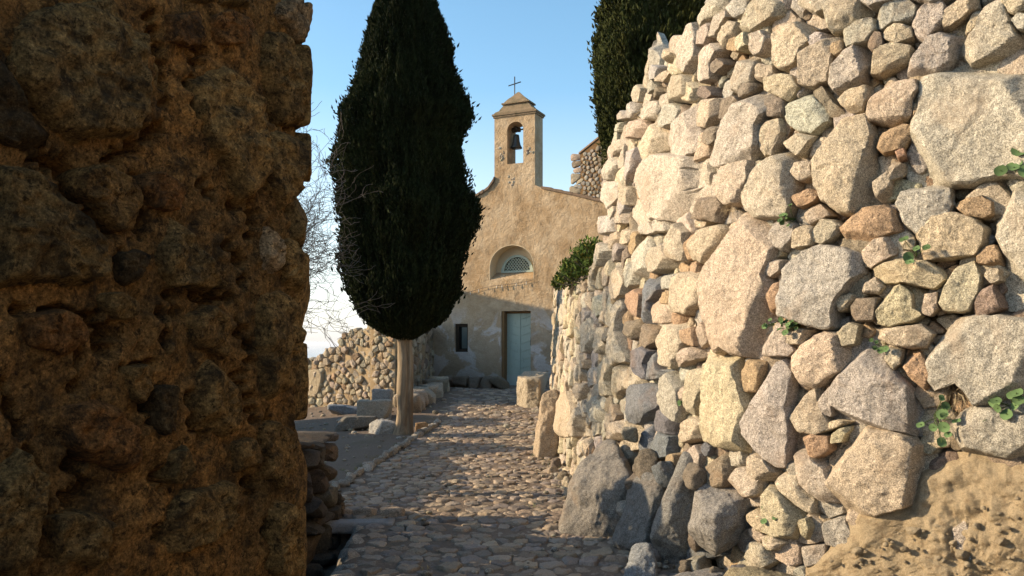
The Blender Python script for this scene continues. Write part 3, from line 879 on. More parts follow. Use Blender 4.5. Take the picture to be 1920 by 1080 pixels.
# corner stones seen from the edge of the pier
for (y0, y1, c, ex) in [(-140,-15,'l',.0),(0,82,'T',.012),(86,236,'l',.004),(242,330,'l',.004),(334,470,'o',.002),(475,640,'l',-.004),(645,790,'l',-.008),(795,960,'t',-.012),(965,1150,'l',.0)]:
    z1 = EYE+(HY-y0)/F*2.88; z0 = EYE+(HY-y1)/F*2.88
    mm = MB(); sd += 1
    rock(mm, (PB[0]-.075+ex, PB[1]+.055, (z0+z1)/2), (.20, .2, (z1-z0)*1.06), sd, sub=5, col=PPAL[c], rough=.03, rot=(0, 0, .25), flat=.97, nplanes=6, sharp=16)
    mm.build('stone', M_PIER, pier)
# ================================================================= terrain
def zg(y): return np.interp(y, [-5, 8, 11, 14, 15.4, 15.7, 18, 21.6, 26, 40], [0, 0, .04, .10, .12, .19, .25, .40, .45, .45])
def kerb_x(y): return np.interp(y, [-6, 5.4, 6.6, 7.2, 7.3, 8.4, 11, 14.7, 16, 22], [-1.15, -1.15, -1.3, -1.32, -1.75, -1.90, -1.70, -1.37, -1.35, -1.5])
def wall_x(y): 
    k = np.argsort(WC[:, 1]); return np.interp(y, WC[k, 1], WC[k, 0])
def ground_z(x, y):
    z = zg(y)*1.0
    sm = lambda t: np.clip(t, 0, 1)**2*(3-2*np.clip(t, 0, 1))
    z = z - .22*sm((-2.6-x)/2.5)*sm((y-10)/8)*(1-sm((y-24)/6))
    # sunk corner beside the lane, left of the paving
    z = z - .34*sm((kerb_x(y)-.02-x)/.12)*sm((7.22-y)/.1)
    # retained ground behind the right-hand wall
    wx = wall_x(y); zt = np.interp(y, [-4, 5, 6, 7, 8, 9, 12, 16], [3.9, 3.9, 3.7, 3.3, 2.6, 2.2, 2.1, 2.0])
    on = sm((x-wx-.34)/.16)*(1-sm((y-16.2)/1.6))
    z = z*(1-on)+zt*on
    # the hill drops away towards the sea
    ox = np.maximum(np.maximum(-17-x, x-45), 0); oy = np.maximum(np.maximum(-25-y, y-36), 0); o = np.hypot(ox, oy)
    z = z - np.minimum(o*.55, 95)-sm(o/120)*10
    return z
def axis(a, b, st, far):
    n = np.arange(a, b+1e-6, st); g = []; s = st; p = b
    while p < far: s *= 1.22; p += s; g.append(p)
    h = []; s = st; p = a
    while p > -far: s *= 1.22; p -= s; h.append(p)
    return np.array(h[::-1]+list(n)+g)
gx = axis(-6.5, 3.2, .05, 900); gy = axis(3.5, 20, .07, 900)
X, Y = np.meshgrid(gx, gy, indexing='ij'); Z = ground_z(X.ravel(), Y.ravel()); W3 = np.stack([X.ravel(), Y.ravel(), Z*0], 1)
near = np.exp(-np.maximum(np.hypot(W3[:,0], W3[:,1]-10)-14, 0)/20)
Z = Z+(.022*fbm(W3, 1.1, 4, 50)+.010*fbm(W3, 7, 3, 51))*near+(1-near)*1.2*fbm(W3, .05, 5, 3)
onp = ((W3[:,0] > kerb_x(W3[:,1])+.03) & (W3[:,0] < wall_x(W3[:,1])+.1) & (W3[:,1] < 21.6))
Z = Z-.003*onp
idx = np.arange(X.size).reshape(X.shape); q = np.stack([idx[:-1,:-1], idx[1:,:-1], idx[1:,1:], idx[:-1,1:]], -1).reshape(-1, 4)
m = MB(); m.add(np.stack([W3[:,0], W3[:,1], Z], 1), [q]); tag(m.build('ground', M_GROUND), None, kind='structure')
m = MB(); sx = axis(-2000, 2000, 1000, 48000); X, Y = np.meshgrid(sx, sx, indexing='ij')
idx = np.arange(X.size).reshape(X.shape); q = np.stack([idx[:-1,:-1], idx[1:,:-1], idx[1:,1:], idx[:-1,1:]], -1).reshape(-1, 4)
m.add(np.stack([X.ravel(), Y.ravel(), X.ravel()*0-88], 1), [q]); tag(m.build('sea', M_SEA), None, kind='structure')

# ---------------------------------------------------------------- cobbles of the lane
def gmap(u, v, h):
    w3 = np.stack([u, v, u*0], 1)
    return np.stack([u, v, zg(v)+.022*fbm(w3, 1.1, 4, 50)+h], 1)
cs = scatter(-2.3, 2.2, 3.9, 21.4, lambda a, b: .115 if b < 8 else .10 if b < 11 else .13, 21, asp=1.25)
m = MB()
for i, P in cells(cs, None):
    s = cs[i]; x, y = s
    if x < kerb_x(y)+.10-(.15 if y > 15.5 else 0) or x > (wall_x(y)+.12 if y < 16.5 else .9): continue
    if y > 15.8 and (r_h := math.sin(i*12.9898)*43758.5453 % 1) < .25: continue
    drain = abs(x-(-.50+.0*(y-7))) < .055 and 6.2 < y < 8.3
    if drain: continue
    r_ = np.random.default_rng(9000+i); 
    if y > 8.5 and r_.random() < .05: continue
    P = shrink(P, .003); c = np.array([(.52,.41,.30),(.44,.36,.28),(.57,.44,.30),(.38,.31,.26),(.50,.37,.26)][r_.integers(5)])*r_.uniform(.70, 1.2)*.80
    sl = r_.uniform(-1, 1)
    V, Fs, _, _ = stone(P, gmap, r_.uniform(-.003, .011), 9000+i, res=.020 if y < 8 else .035, back=.05, facet=r_.uniform(.06, .2), base=.002+r_.uniform(-.010, .013), rough=1.25, bevel=.35, nf=2, edge_noise=.12)
    m.add(V, Fs, c)
paving = m.build('cobbled_path', M_COB, sharp=50); tag(paving, None, kind='structure')
# kerb of rough stones along the left edge of the paving
m = MB(); y = 7.5; i = 0
while y < 14.9:
    L = rng.uniform(.12, .30); x = float(kerb_x(y+L/2))+rng.uniform(-.02, .02)
    rock(m, (x, y+L/2, terr_z(x, y)+.015+rng.uniform(0, .02)), (rng.uniform(.09, .17), L*1.08, .12), 400+i, sub=3, col=np.array((.40,.35,.28))*rng.uniform(.65, 1.15), rough=.08, rot=(0, 0, rng.uniform(-.3, .3)))
    y += L*.96; i += 1
tag(recenter(m.build('kerb', M_GRAN, sharp=40), (-1.7, 11, 0)), 'rough kerb of small pale stones edging the left side of the cobbled lane', 'kerb')
# side wall of the raised lane above the sunk corner, and the long step slab
m = MB(); y = 4.4; i = 0
while y < 7.0:
    L = rng.uniform(.18, .4); x = float(kerb_x(y+L/2))+.02
    rock(m, (x, y+L/2, -.12), (.26, L*1.1, .34), 440+i, sub=3, col=np.array((.40,.36,.30))*rng.uniform(.8, 1.1), rough=.04, flat=.97)
    y += L*.95; i += 1
tag(recenter(m.build('lane_edge', M_GRAN, sharp=40), (-1.2, 5.6, 0)), 'rough stone edge of the raised lane above the dark sunken corner at the bottom left', 'kerb')
m = MB(); box(m, (-1.52, 7.12, -.035), (.95, .22, .1), .02, col=(.36,.35,.34), bev=.02, nz=.012, seed=5, div=[16, 5, 3])
tag(recenter(m.build('step_slab', M_COB), (-1.52, 7.12, -.08)), 'long flat grey stone slab forming a step beside the black sunken corner', 'step')
for i, (x, y, s) in enumerate([(-1.95, 7.45, (.34,.26,.24)), (-1.62, 7.42, (.30,.22,.14)), (-1.35, 7.40, (.30,.24,.12)), (-1.08, 7.38, (.28,.22,.11))]):
    m = MB(); rock(m, (x, y, .02), s, 470+i, sub=4, col=(.40,.31,.22), rough=.03, flat=.95)
    tag(recenter(m.build('edging_stone', M_GRAN, sharp=40), (x, y, -.05)), ['squarish brown stone at the foot of the dark wall stub, leftmost in its row', 'brown edging stone second from the left in the row behind the slab step', 'brown edging stone third from the left in the row behind the slab step', 'brown edging stone rightmost in the row behind the slab step'][i], 'stone', 'edging stones behind the slab step')
m = MB()
for k in range(9):
    box(m, (-.50+.012*math.sin(k*2), 6.3+k*.235, -.045), (.07, .22, .03), 0, col=(.16,.14,.12), bev=.008, nz=.005, seed=k, div=[3,4,2])
tag(recenter(m.build('drain_channel', M_COB), (-.5, 7.2, -.05)), 'narrow dark drainage channel running down the middle of the cobbles', 'drain')

# ---------------------------------------------------------------- rubble walls
def rubble(name, pts, topf, label, cat, sz, seed, pal='tttywgod', grp=None, thick=.5, base=None, rough=1., u_from=0., extra=None, dark=1.):
    """straight-run rubble wall along a plan polyline, face to the right of travel"""
    P = np.asarray(pts, float); L = np.concatenate([[0], np.cumsum(np.linalg.norm(np.diff(P, axis=0), axis=1))])
    T = np.gradient(np.stack([np.interp(np.linspace(0, L[-1], 50), L, P[:,0]), np.interp(np.linspace(0, L[-1], 50), L, P[:,1])], 1), axis=0)
    T /= np.linalg.norm(T, axis=1, keepdims=True); lu = np.linspace(0, L[-1], 50)
    def f(u, v, h):
        x = np.interp(u, L, P[:,0]); y = np.interp(u, L, P[:,1]); tx = np.interp(u, lu, T[:,0]); ty = np.interp(u, lu, T[:,1])
        return np.stack([x+ty*h, y-tx*h, v], 1)
    root = thing(name, label, cat, (*P[0], 0), grp)
    zb = [min(terr_z(*p) for p in P)-.25][0]; zt = max(topf(u) for u in np.linspace(0, L[-1], 40))
    s = scatter(-.1, L[-1]+.1, zb, zt+.3, lambda a, b: sz, seed, asp=1.35, gr=(.5, 1.7)); m = MB()
    for i, Q in cells(s, None):
        if s[i][1] > topf(s[i][0])-sz*.2 or s[i][0] > L[-1] or s[i][0] < 0: continue
        r_ = np.random.default_rng(seed*1000+i)
        V, Fs, _, _ = stone(shrink(Q, sz*.06), f, r_.uniform(.01, .05), seed*1000+i, res=sz/6, back=.14, facet=r_.uniform(.2, .6), base=r_.uniform(-.03, .03), rough=rough, bevel=.4, roundk=0)
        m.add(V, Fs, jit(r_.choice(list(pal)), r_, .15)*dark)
    m.build('stonework', M_GRAN, root, sharp=42)
    m = MB(); n = 60; U = np.linspace(0, L[-1], n); tz = np.array([topf(u)-sz*.35 for u in U])
    rows = [f(U, np.full(n, zb), np.full(n, -.012)), f(U, tz, np.full(n, -.012)), f(U, tz+.02*rng.normal(size=n), np.full(n, -thick)), f(U, np.full(n, zb), np.full(n, -thick))]
    idx = np.arange(4*n).reshape(4, n); q = np.stack([idx[:-1,:-1], idx[:-1,1:], idx[1:,1:], idx[1:,:-1]], -1).reshape(-1, 4)
    caps = np.array([[0, n, 2*n, 3*n], [n-1, 4*n-1, 3*n-1, 2*n-1]])
    m.add(np.vstack(rows), [q, caps]); m.build('core', M_DIRT, root)
    # loose stones capping the top
    m = MB(); u = 0; i = 0
    while u < L[-1]:
        s_ = sz*rng.uniform(.7, 1.5); p = f(np.array([u]), np.array([topf(u)-s_*.3]), np.array([-thick*.35]))[0]
        rock(m, p, (s_*1.3, max(thick*.9, s_), s_), seed*50+i, sub=3, col=jit(rng.choice(list(pal)), rng, .15)*dark, rough=.05); u += s_*.8; i += 1
    m.build('capping_stones', M_GRAN, root, sharp=40)
    if extra: extra(f, root)
    return root
def topcurve(pts):
    a = np.array(pts); return lambda u: float(np.interp(u, a[:,0], a[:,1])+.05*math.sin(u*9.3)+.03*math.sin(u*23))
P0 = np.array([-5.6, 19.3]); P1 = np.array([-2.56, 17.51])
Lr = np.linalg.norm(P1-P0)
def rpix(px, py):
    a = (px-CX)/F; t = (P1-P0)/Lr; u = (a*P0[1]-P0[0])/(t[0]-a*t[1]); return u, EYE+(HY-py)/F*(P0[1]+t[1]*u)
def patch(f, root):
    V, Fs, _, _ = stone(np.array([rpix(*p) for p in [(558,735),(562,715),(590,690),(606,695),(607,712),(600,735),(592,746),(572,742)]])[::-1], f, .03, 77, res=.04, back=.1, facet=.03, base=.03, rough=.7)
    m = MB(); m.add(V, Fs, (1,1,1)); m.build('render_patch', M_EARTH, root)
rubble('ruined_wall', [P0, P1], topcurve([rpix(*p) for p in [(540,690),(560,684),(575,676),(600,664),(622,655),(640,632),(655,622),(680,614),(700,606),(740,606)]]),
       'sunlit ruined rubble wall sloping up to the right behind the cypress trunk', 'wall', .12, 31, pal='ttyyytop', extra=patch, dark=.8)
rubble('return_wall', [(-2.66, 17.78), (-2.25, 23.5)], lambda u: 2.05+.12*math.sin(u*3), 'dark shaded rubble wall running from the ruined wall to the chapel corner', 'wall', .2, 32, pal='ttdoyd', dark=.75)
# low stone bench running from the tree to the chapel
m = MB(); a = np.array([-2.0, 15.9]); b = np.array([-1.75, 20.9])
for i in range(9):
    p = a+(b-a)*(i+.5)/9; L = np.linalg.norm(b-a)/9
    z = terr_z(*p); rock(m, (p[0]-.1+rng.uniform(-.03, .03), p[1], z+.14), (.58, L*1.12, .48+rng.uniform(-.05, .04)), 600+i, sub=4, nplanes=5, flat=.96, col=jit(rng.choice(list('ttyd')), rng)*.75, rough=.045)
tag(recenter(m.build('stone_bench', M_GRAN), (-1.9, 18, .2)), 'low rough masonry bench wall leading from the cypress to the chapel', 'bench')
m = MB()
for i in range(5):
    rock(m, (-1.66+i*.33, 21.75-.154*i, .42+.10), (.42, .50, .36+rng.uniform(-.05, .03)), 640+i, sub=4, nplanes=5, flat=.96, col=jit('d', rng)*.6, rough=.045, rot=(0, 0, -.43))
tag(recenter(m.build('stone_bench', M_GRAN), (-1.0, 21.5, .4)), 'dark low stone ledge at the foot of the chapel front left of the door', 'bench')

# ---------------------------------------------------------------- blocks, slabs, boulders
def lone(name, lab, cat, c, sz, seed, col, rot=(0,0,0), rough=.05, flat=.96, npl=9, sub=6, grp=None, crack=0, sharp=16, mt=None):
    m = MB(); rock(m, c, sz, seed, nplanes=npl, sub=sub, col=col, rough=rough, rot=rot, flat=flat, crack=crack, sharp=sharp)
    return tag(recenter(m.build(name, mt or M_GRAN, sharp=45), (c[0], c[1], c[2]-sz[2]/2)), lab, cat, grp)
def at(px, py, d, sx, sy, sz_):  # base point pixel -> centre of a block standing there
    p = un(px, py, d); return (p[0], d+sy/2, terr_z(p[0], d+sy/2)+sz_/2-.03)
G = 'old cut blocks lying round the cypress'
lone('stone_block', 'bluish grey slab lying behind the others at the foot of the ruined wall', 'block', at(640,782,15.9,.62,.5,.22), (.62,.5,.24), 11, (.25,.27,.29), (0,0,.1), npl=3, grp=G)
lone('stone_block', 'upright squared grey block at the back, touching the cypress trunk', 'block', at(714,770,15.4,.36,.3,.55), (.38,.3,.6), 12, (.34,.33,.31), npl=3, grp=G)
lone('stone_block', 'squared tan grey block on top of the wide dark base block', 'block', tuple(np.array(at(700,782,14.6,.6,.4,.3))+[0,0,.13]), (.62,.42,.36), 13, (.40,.36,.29), (0,0,-.05), npl=3, grp=G)
lone('stone_block', 'wide dark stained base block lying left of the cypress trunk', 'block', at(664,808,13.6,.72,.5,.26), (.74,.52,.30), 14, (.20,.18,.15), (0,0,.05), npl=4, grp=G)
lone('stone_block', 'light grey block tilted against the left side of the cypress foot', 'block', at(712,806,13.15,.42,.36,.24), (.44,.40,.30), 15, (.42,.40,.36), (.1,.12,.2), npl=5, grp=G)
lone('stone_block', 'small rusty brown rock just right of the cypress foot', 'block', at(790,800,13.6,.2,.2,.16), (.22,.22,.18), 16, (.42,.27,.14), npl=8, grp=G)
lone('stone_block', 'big rough pale block beside the chapel door at the far end of the right wall', 'block', at(998,772,16.9,.62,1.3,.66), (.56, 1.5, .70), 17, (.42, .35, .25), (.06,0,-.16), rough=.06, npl=2, flat=.99, sharp=26)
lone('standing_slab', 'tall rough tan slab leaning on end against the far part of the dry stone wall', 'slab', (.53, 11.0, terr_z(.53, 11)+.45), (.36, .42, 1.02), 18, (.46,.36,.25), (0,.10,.15), rough=.08, npl=9)
lone('boulder', 'big grey cracked boulder with its lower half in shadow at the foot of the wall', 'boulder', (.74, 6.85, .26), (.54, .84, 1.18), 121, (.27,.245,.21), (-.22,.26,-.15), rough=.06, npl=10, crack=.03)
lone('boulder', 'dark leaning boulder wedged behind the big cracked one and the streaky slab', 'boulder', (1.04, 6.15, .22), (.34, .5, .84), 122, (.20,.19,.17), (.1,.35,.2), rough=.07, npl=14)
lone('boulder', 'small pale grey rock at the bottom between the boulders', 'boulder', (.90, 5.55, .02), (.26, .36, .40), 123, (.27,.28,.28), (0,.4,.1), rough=.07, npl=14)
lone('boulder', 'pointed blue grey slab with ochre streaks standing on end against the wall', 'boulder', (1.20, 5.80, .36), (.34, .36, .94), 124, (.26,.25,.225), (.1,.16,.2), rough=.06, npl=12)
lone('boulder', 'squared dark speckled boulder at the foot of the wall right of the streaky slab', 'boulder', (1.38, 5.40, .40), (.46, .42, .48), 125, (.31,.29,.26), (.25,.12,-.6), rough=.06, npl=12)
lone('boulder', 'low rounded grey rock at the bottom edge left of the earth mortar', 'boulder', (1.16, 5.05, -.02), (.50, .45, .34), 126, (.31,.29,.26), (0,0,.3), rough=.04)
lone('boulder', 'brown mossy low rock at the bottom edge beneath the squared boulder', 'boulder', (1.50, 4.82, .05), (.50, .42, .36), 127, (.32,.27,.17), (0,0,-.4), rough=.04)
# wall stub behind the pier; unseen taller runs shaped to shade the path
m = MB(); i = 0
for (y0, y1, zt, xo) in [(3.6, 5.9, 1.2, -.27), (5.9, 6.7, 1.6, -.27), (6.5, 7.4, .76, 0)]:
    z = -.4
    while z < zt-.03:
        hh = min(rng.uniform(.12, .24), zt-z+.02); y = y0
        while y < y1:
            L = min(rng.uniform(.2, .42), y1-y+.02)
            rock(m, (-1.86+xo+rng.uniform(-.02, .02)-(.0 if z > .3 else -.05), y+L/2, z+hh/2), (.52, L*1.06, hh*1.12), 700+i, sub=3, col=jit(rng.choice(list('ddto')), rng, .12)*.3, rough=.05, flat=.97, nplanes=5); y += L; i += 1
        z += hh
tag(recenter(m.build('wall_stub', M_GRAN, sharp=42), (-1.86, 6.9, -.35)), 'short black shaded end of a low stone wall just behind the dark pier, with unseen taller runs shaped to shade the path', 'wall')
# unseen wall added beyond the left edge, top shaped to throw the long shadows
def top7(y): return 2.5+.0*y
m = MB(); ys = np.arange(6.9, 15.8, .3); 
for i, y in enumerate(ys):
    H = np.interp(y, [6.9, 8.2, 9, 10.3, 11.1, 11.9, 12.2, 12.4, 12.9, 13.3, 13.4, 14.4, 14.6, 15.8], [2.3, 2.35, 2.5, 2.55, 2.5, 2.9, 3.2, 2.35, 2.3, 3.0, 1.9, 1.7, 2.6, 2.9])+rng.uniform(-.09, .09)
    box(m, (-7.3, y+.15, H/2-.2), (.5, .31, H+.4), 0, col=jit('t', rng), bev=.03, nz=.02, seed=i, div=[2, 2, 8])
tag(recenter(m.build('shade_wall', M_GRAN), (-7.3, 7, 0)), 'high unseen stone wall added beyond the left edge to shade the terrace', 'wall')

# loose stones and crumbs of gravel lying on the terrace and at the foot of the walls
m = MB(); r_ = np.random.default_rng(5); I2 = ico(2); n = 0
while n < 1500:
    y = r_.uniform(5, 19); k = r_.random()
    x = float(wall_x(y))-abs(r_.normal())*.16-.02 if k < .35 else float(kerb_x(y))-r_.uniform(.1, 4.2) if k < .8 else r_.uniform(float(kerb_x(y)), float(wall_x(y)))
    if y < 7.3 and x < kerb_x(y): continue
    s = r_.gamma(2.2, .008)+.006; V, Fc = I2; P = V*np.array([1, r_.uniform(.6, 1.2), r_.uniform(.4, .8)])*s*(1+.25*vnoise(V+n, 1.5, 3)[:, None])
    m.add(P+[x, y, terr_z(x, y)+s*.25+.004], [Fc], jit(r_.choice(list('ttgdwy')), r_, .2)*.7); n += 1
tag(m.build('gravel', M_GRAN, sharp=40), None, kind='stuff')

def rubbleheap(lab, spots, seed, cols):
    r_ = np.random.default_rng(seed)
    for i, (x, y, z, s_) in enumerate(spots):
        m = MB(); rock(m, (x, y, z), (s_*r_.uniform(.7, 1.1), s_*r_.uniform(.7, 1.1), s_*r_.uniform(.7, 1.2)), seed*40+i, nplanes=14, sub=4, col=jit(r_.choice(list(cols)), r_, .12)*.7, rough=.07, rot=tuple(r_.uniform(-.5, .5, 3)))
        m.build('stone', M_GRAN, wall, sharp=40)['label'] = lab
rubbleheap('small dark stone at the foot of the wall', [(1.12,5.95,.05,.2),(1.0,5.85,.02,.2),(1.28,5.55,.02,.22),(1.3,5.62,.2,.2),(1.28,5.6,.66,.22),(1.16,6.0,.62,.2),(1.08,6.3,.62,.24),(.92,6.45,.25,.22),(.98,6.35,.5,.2),(1.18,5.5,.02,.16),(1.36,5.2,.05,.2),(1.45,5.1,.12,.18),(.98,6.6,.85,.2)], 61, 'ddgb')
rubbleheap('half buried stone at the far foot of the wall', [(.62,7.6,.03,.2),(.70,7.9,.04,.22),(.60,8.3,.03,.16),(.62,8.7,.05,.2),(.58,9.2,.04,.18),(.50,9.7,.04,.16),(.55,10.1,.05,.2),(.70,7.4,.05,.24)], 62, 'tdgt')

# weeds and dry grass in the joints and along the foot of walls
m = MB(); r_ = np.random.default_rng(88); k = 0
while k < 230:
    y = r_.uniform(5.2, 17); q_ = r_.random()
    x = float(wall_x(y))-abs(r_.normal())*.10-.04 if q_ < .45 else float(kerb_x(y))+r_.normal()*.10-.08 if q_ < .8 else r_.uniform(-3.5, float(wall_x(y)))
    if y < 7.3 and x < kerb_x(y)+.05: continue
    k += 1; green = r_.random() < .45; c = np.array((.16,.20,.06) if green else (.42,.33,.18))*r_.uniform(.6, 1.2)
    for b_ in range(r_.integers(6, 16)):
        a = np.array([x, y, terr_z(x, y)-.005])+[r_.normal()*.018, r_.normal()*.018, 0]; l = r_.uniform(.02, .075); v = np.array([r_.normal()*.6, r_.normal()*.6, 1]); v /= np.linalg.norm(v)
        w_ = np.cross(v, [r_.normal(), r_.normal(), 0]); w_ = w_/np.linalg.norm(w_)*.0022
        m.add([a-w_, a+w_, a+v*l*.6+w_*.7, a+v*l+[v[0]*l*.3, v[1]*l*.3, 0], a+v*l*.6-w_*.7], [np.array([[0, 1, 2], [0, 2, 4], [4, 2, 3]])], c)
tag(m.build('grass', M_LEAF, smooth=False), None, kind='stuff')
# ================================================================= chapel
TH = R(25); D0 = np.array([.10, 22.0, .40]); ft = np.array([math.cos(TH), -math.sin(TH), 0]); fn = np.array([-math.sin(TH), -math.cos(TH), 0])
def fac(px, py, off=0.):
    a = (px-CX)/F; o = D0+fn*off
    t = (a*o[1]-o[0])/(ft[0]-a*ft[1]); d = o[1]+ft[1]*t
    return t, EYE+(HY-py)/F*d-D0[2]
def F3(t, z, n): t, z, n = map(np.asarray, (t, z, n)); return D0+np.multiply.outer(t, ft)+np.multiply.outer(n, fn)+np.multiply.outer(z, [0,0,1.])
chapel = thing('chapel', 'small ochre plastered chapel with a bell gable and a pale blue double door', 'chapel', tuple(D0))
def flat_shape(name, loops, n0, n1, mt, parent=chapel):
    """plan shape with holes in the facade plane, from depth n0 (back) to n1 (front)"""
    cu = bpy.data.curves.new(name, 'CURVE'); cu.dimensions = '2D'; cu.fill_mode = 'BOTH'; cu.extrude = (n1-n0)/2
    for lp in loops:
        sp = cu.splines.new('POLY'); sp.points.add(len(lp)-1); sp.use_cyclic_u = True
        for k, (x, y) in enumerate(lp): sp.points[k].co = (x, y, 0, 1)
    tmp = bpy.data.objects.new('tmp', cu); COL.objects.link(tmp); bpy.context.view_layer.update()
    me = bpy.data.meshes.new_from_object(tmp.evaluated_get(bpy.context.evaluated_depsgraph_get())); bpy.data.objects.remove(tmp)
    v = np.empty(len(me.vertices)*3); me.vertices.foreach_get('co', v); v = v.reshape(-1, 3)
    W = F3(v[:,0], v[:,1], v[:,2]+(n0+n1)/2); fs = [[tuple(p.vertices)] for p in me.polygons]
    org = ORG[parent.name]
    m2 = bpy.data.meshes.new(name); m2.from_pydata((W-org).tolist(), [], [tuple(p.vertices) for p in me.polygons]); m2.materials.append(mt); m2.update()
    import bmesh
    bm = bmesh.new(); bm.from_mesh(m2); bmesh.ops.remove_doubles(bm, verts=bm.verts, dist=1e-4); bmesh.ops.recalc_face_normals(bm, faces=bm.faces); bm.to_mesh(m2); bm.free()
    o = bpy.data.objects.new(name, m2); COL.objects.link(o); o.parent = parent; ORG[o.name] = org
    return o
def arch(px0, px1, pyb, pytop, pyspring, n=18, off=0.):
    t0, zb = fac(px0, pyb, off); t1, _ = fac(px1, pyb, off); zt = fac((px0+px1)/2, pytop, off)[1]; zs = fac((px0+px1)/2, pyspring, off)[1]
    c = (t0+t1)/2; r = (t1-t0)/2
    return [(t0, zb), (t1, zb)]+[(c+r*math.cos(a), zs+(zt-zs)*math.sin(a)) for a in np.linspace(0, math.pi, n)]
dl, dr = fac(940, 725)[0], fac(995, 725)[0]; dz = fac(967, 583)[1]
w0, wz0 = fac(852, 660); w1, wz1 = fac(877, 607); w1 = fac(877, 607)[0]; wz0 = fac(865, 660)[1]; wz1 = fac(865, 607)[1]
tl, zl = fac(812, 418); tR = 3.05
bl, br = fac(927, 330)[0], fac(1003, 330)[0]; zbel = fac(965, 330)[1]
gR = [fac(1003, 347), fac(1016, 352), fac(1060, 361), fac(1130, 378)]
slope = (gR[3][1]-gR[1][1])/(gR[3][0]-gR[1][0]); zR = gR[3][1]+slope*(tR-gR[3][0])
gL = [fac(927, 336), fac(922, 346), fac(914, 355), fac(903, 362), fac(890, 369)]
outl = [(tl, -.3), (dl, -.3), (dl, dz), (dr, dz), (dr, -.3), (tR, -.3), (tR, zR)]+gR[::-1]+[(br, zbel), (bl, zbel)]+gL+[(tl, zl)]
lun = arch(918, 1001, 525, 459, 499)
flat_shape('facade_wall', [outl, [(w0, wz0), (w1, wz0), (w1, wz1), (w0, wz1)], lun], -.55, 0, M_PLAST)
# belfry
ztop = fac(965, 217)[1]; op = arch(951, 981, 308, 228, 243)
flat_shape('belfry', [[(bl, zbel+.003), (br, zbel+.003), (br, ztop), (bl, ztop)], op], -.55, -.0, M_PLAST)
cn = -.275; mid = (bl+br)/2
def slab(mb, t0, t1, z0, z1, n0, n1, t0b=None, t1b=None, n0b=None, n1b=None, col=(1,1,1)):
    t0b = t0 if t0b is None else t0b; t1b = t1 if t1b is None else t1b; n0b = n0 if n0b is None else n0b; n1b = n1 if n1b is None else n1b
    T = [t0,t1,t1,t0,t0b,t1b,t1b,t0b]; N = [n0,n0,n1,n1,n0b,n0b,n1b,n1b]; Z = [z0]*4+[z1]*4
    mb.add(F3(T, Z, N), [np.array([[0,1,2,3],[4,7,6,5],[0,4,5,1],[1,5,6,2],[2,6,7,3],[3,7,4,0]])], col)
m = MB(); c1 = ztop; 
slab(m, bl-.03, br+.03, c1, c1+.05, -.58, .03); slab(m, bl-.055, br+.055, c1+.05, c1+.10, -.605, .055)
m.build('cornice', M_LICH, chapel, smooth=False)
m = MB(); z = c1+.11; hw = (br-bl)/2; zt2 = fac(966, 192)[1]
prof = [(0, 1.02), (.18, .95), (.34, .80), (.5, .76), (.8, .66), (1., .60)]
for (a, wa), (b, wb) in zip(prof, prof[1:]):
    za, zb_ = z+(zt2-z)*a, z+(zt2-z)*b
    slab(m, mid-hw*wa, mid+hw*wa, za, zb_, cn-.3*wa, cn+.3*wa, mid-hw*wb, mid+hw*wb, cn-.3*wb, cn+.3*wb)
slab(m, mid-hw*.68, mid+hw*.68, zt2, zt2+.04, cn-.24, cn+.24)
za = fac(966, 171)[1]
for (a, wa), (b, wb) in zip([(0,.60),(.35,.44),(.7,.22),(1,.07)], [(.35,.44),(.7,.22),(1,.07),(1.08,.0)]):
    slab(m, mid-hw*wa, mid+hw*wa, zt2+.04+(za-zt2)*a, zt2+.04+(za-zt2)*b, cn-.36*wa, cn+.36*wa, mid-hw*wb, mid+hw*wb, cn-.36*wb, cn+.36*wb)
m.build('belfry_cap', M_LICH, chapel, smooth=False)
m = MB(); zc0, zc1 = za, fac(965, 137)[1]; tc0 = fac(965, 150, cn)[0]; zca = fac(965, 151)[1]
tube(m, F3([tc0]*2, [zc0-.05, zc1], [cn]*2), .017, 6); tube(m, F3([tc0-.19, tc0+.19], [zca-.025, zca+.035], [cn]*2), .015, 6)
m.build('cross', M_IRON, chapel)
# bare masonry showing where plaster has fallen off the belfry
def bare(cx, cy, w, h, seed, n=16):
    m = MB(); r_ = np.random.default_rng(seed)
    for i in range(n):
        px, py = cx+r_.normal()*w, cy+r_.normal()*h; t, zz = fac(px, py); s = r_.uniform(.05, .13)
        rock(m, F3(t, zz, -.012), (s*1.2, s*.5, s*.8), seed*10+i, sub=2, col=jit(r_.choice(list('ttdg')), r_)*.85, rough=.05)
    m.build('exposed_stone', M_GRAN, chapel)
bare(941, 292, 3.5, 6, 81, 20); bare(993, 284, 4, 4, 82, 14); bare(962, 335, 5, 8, 83, 9)
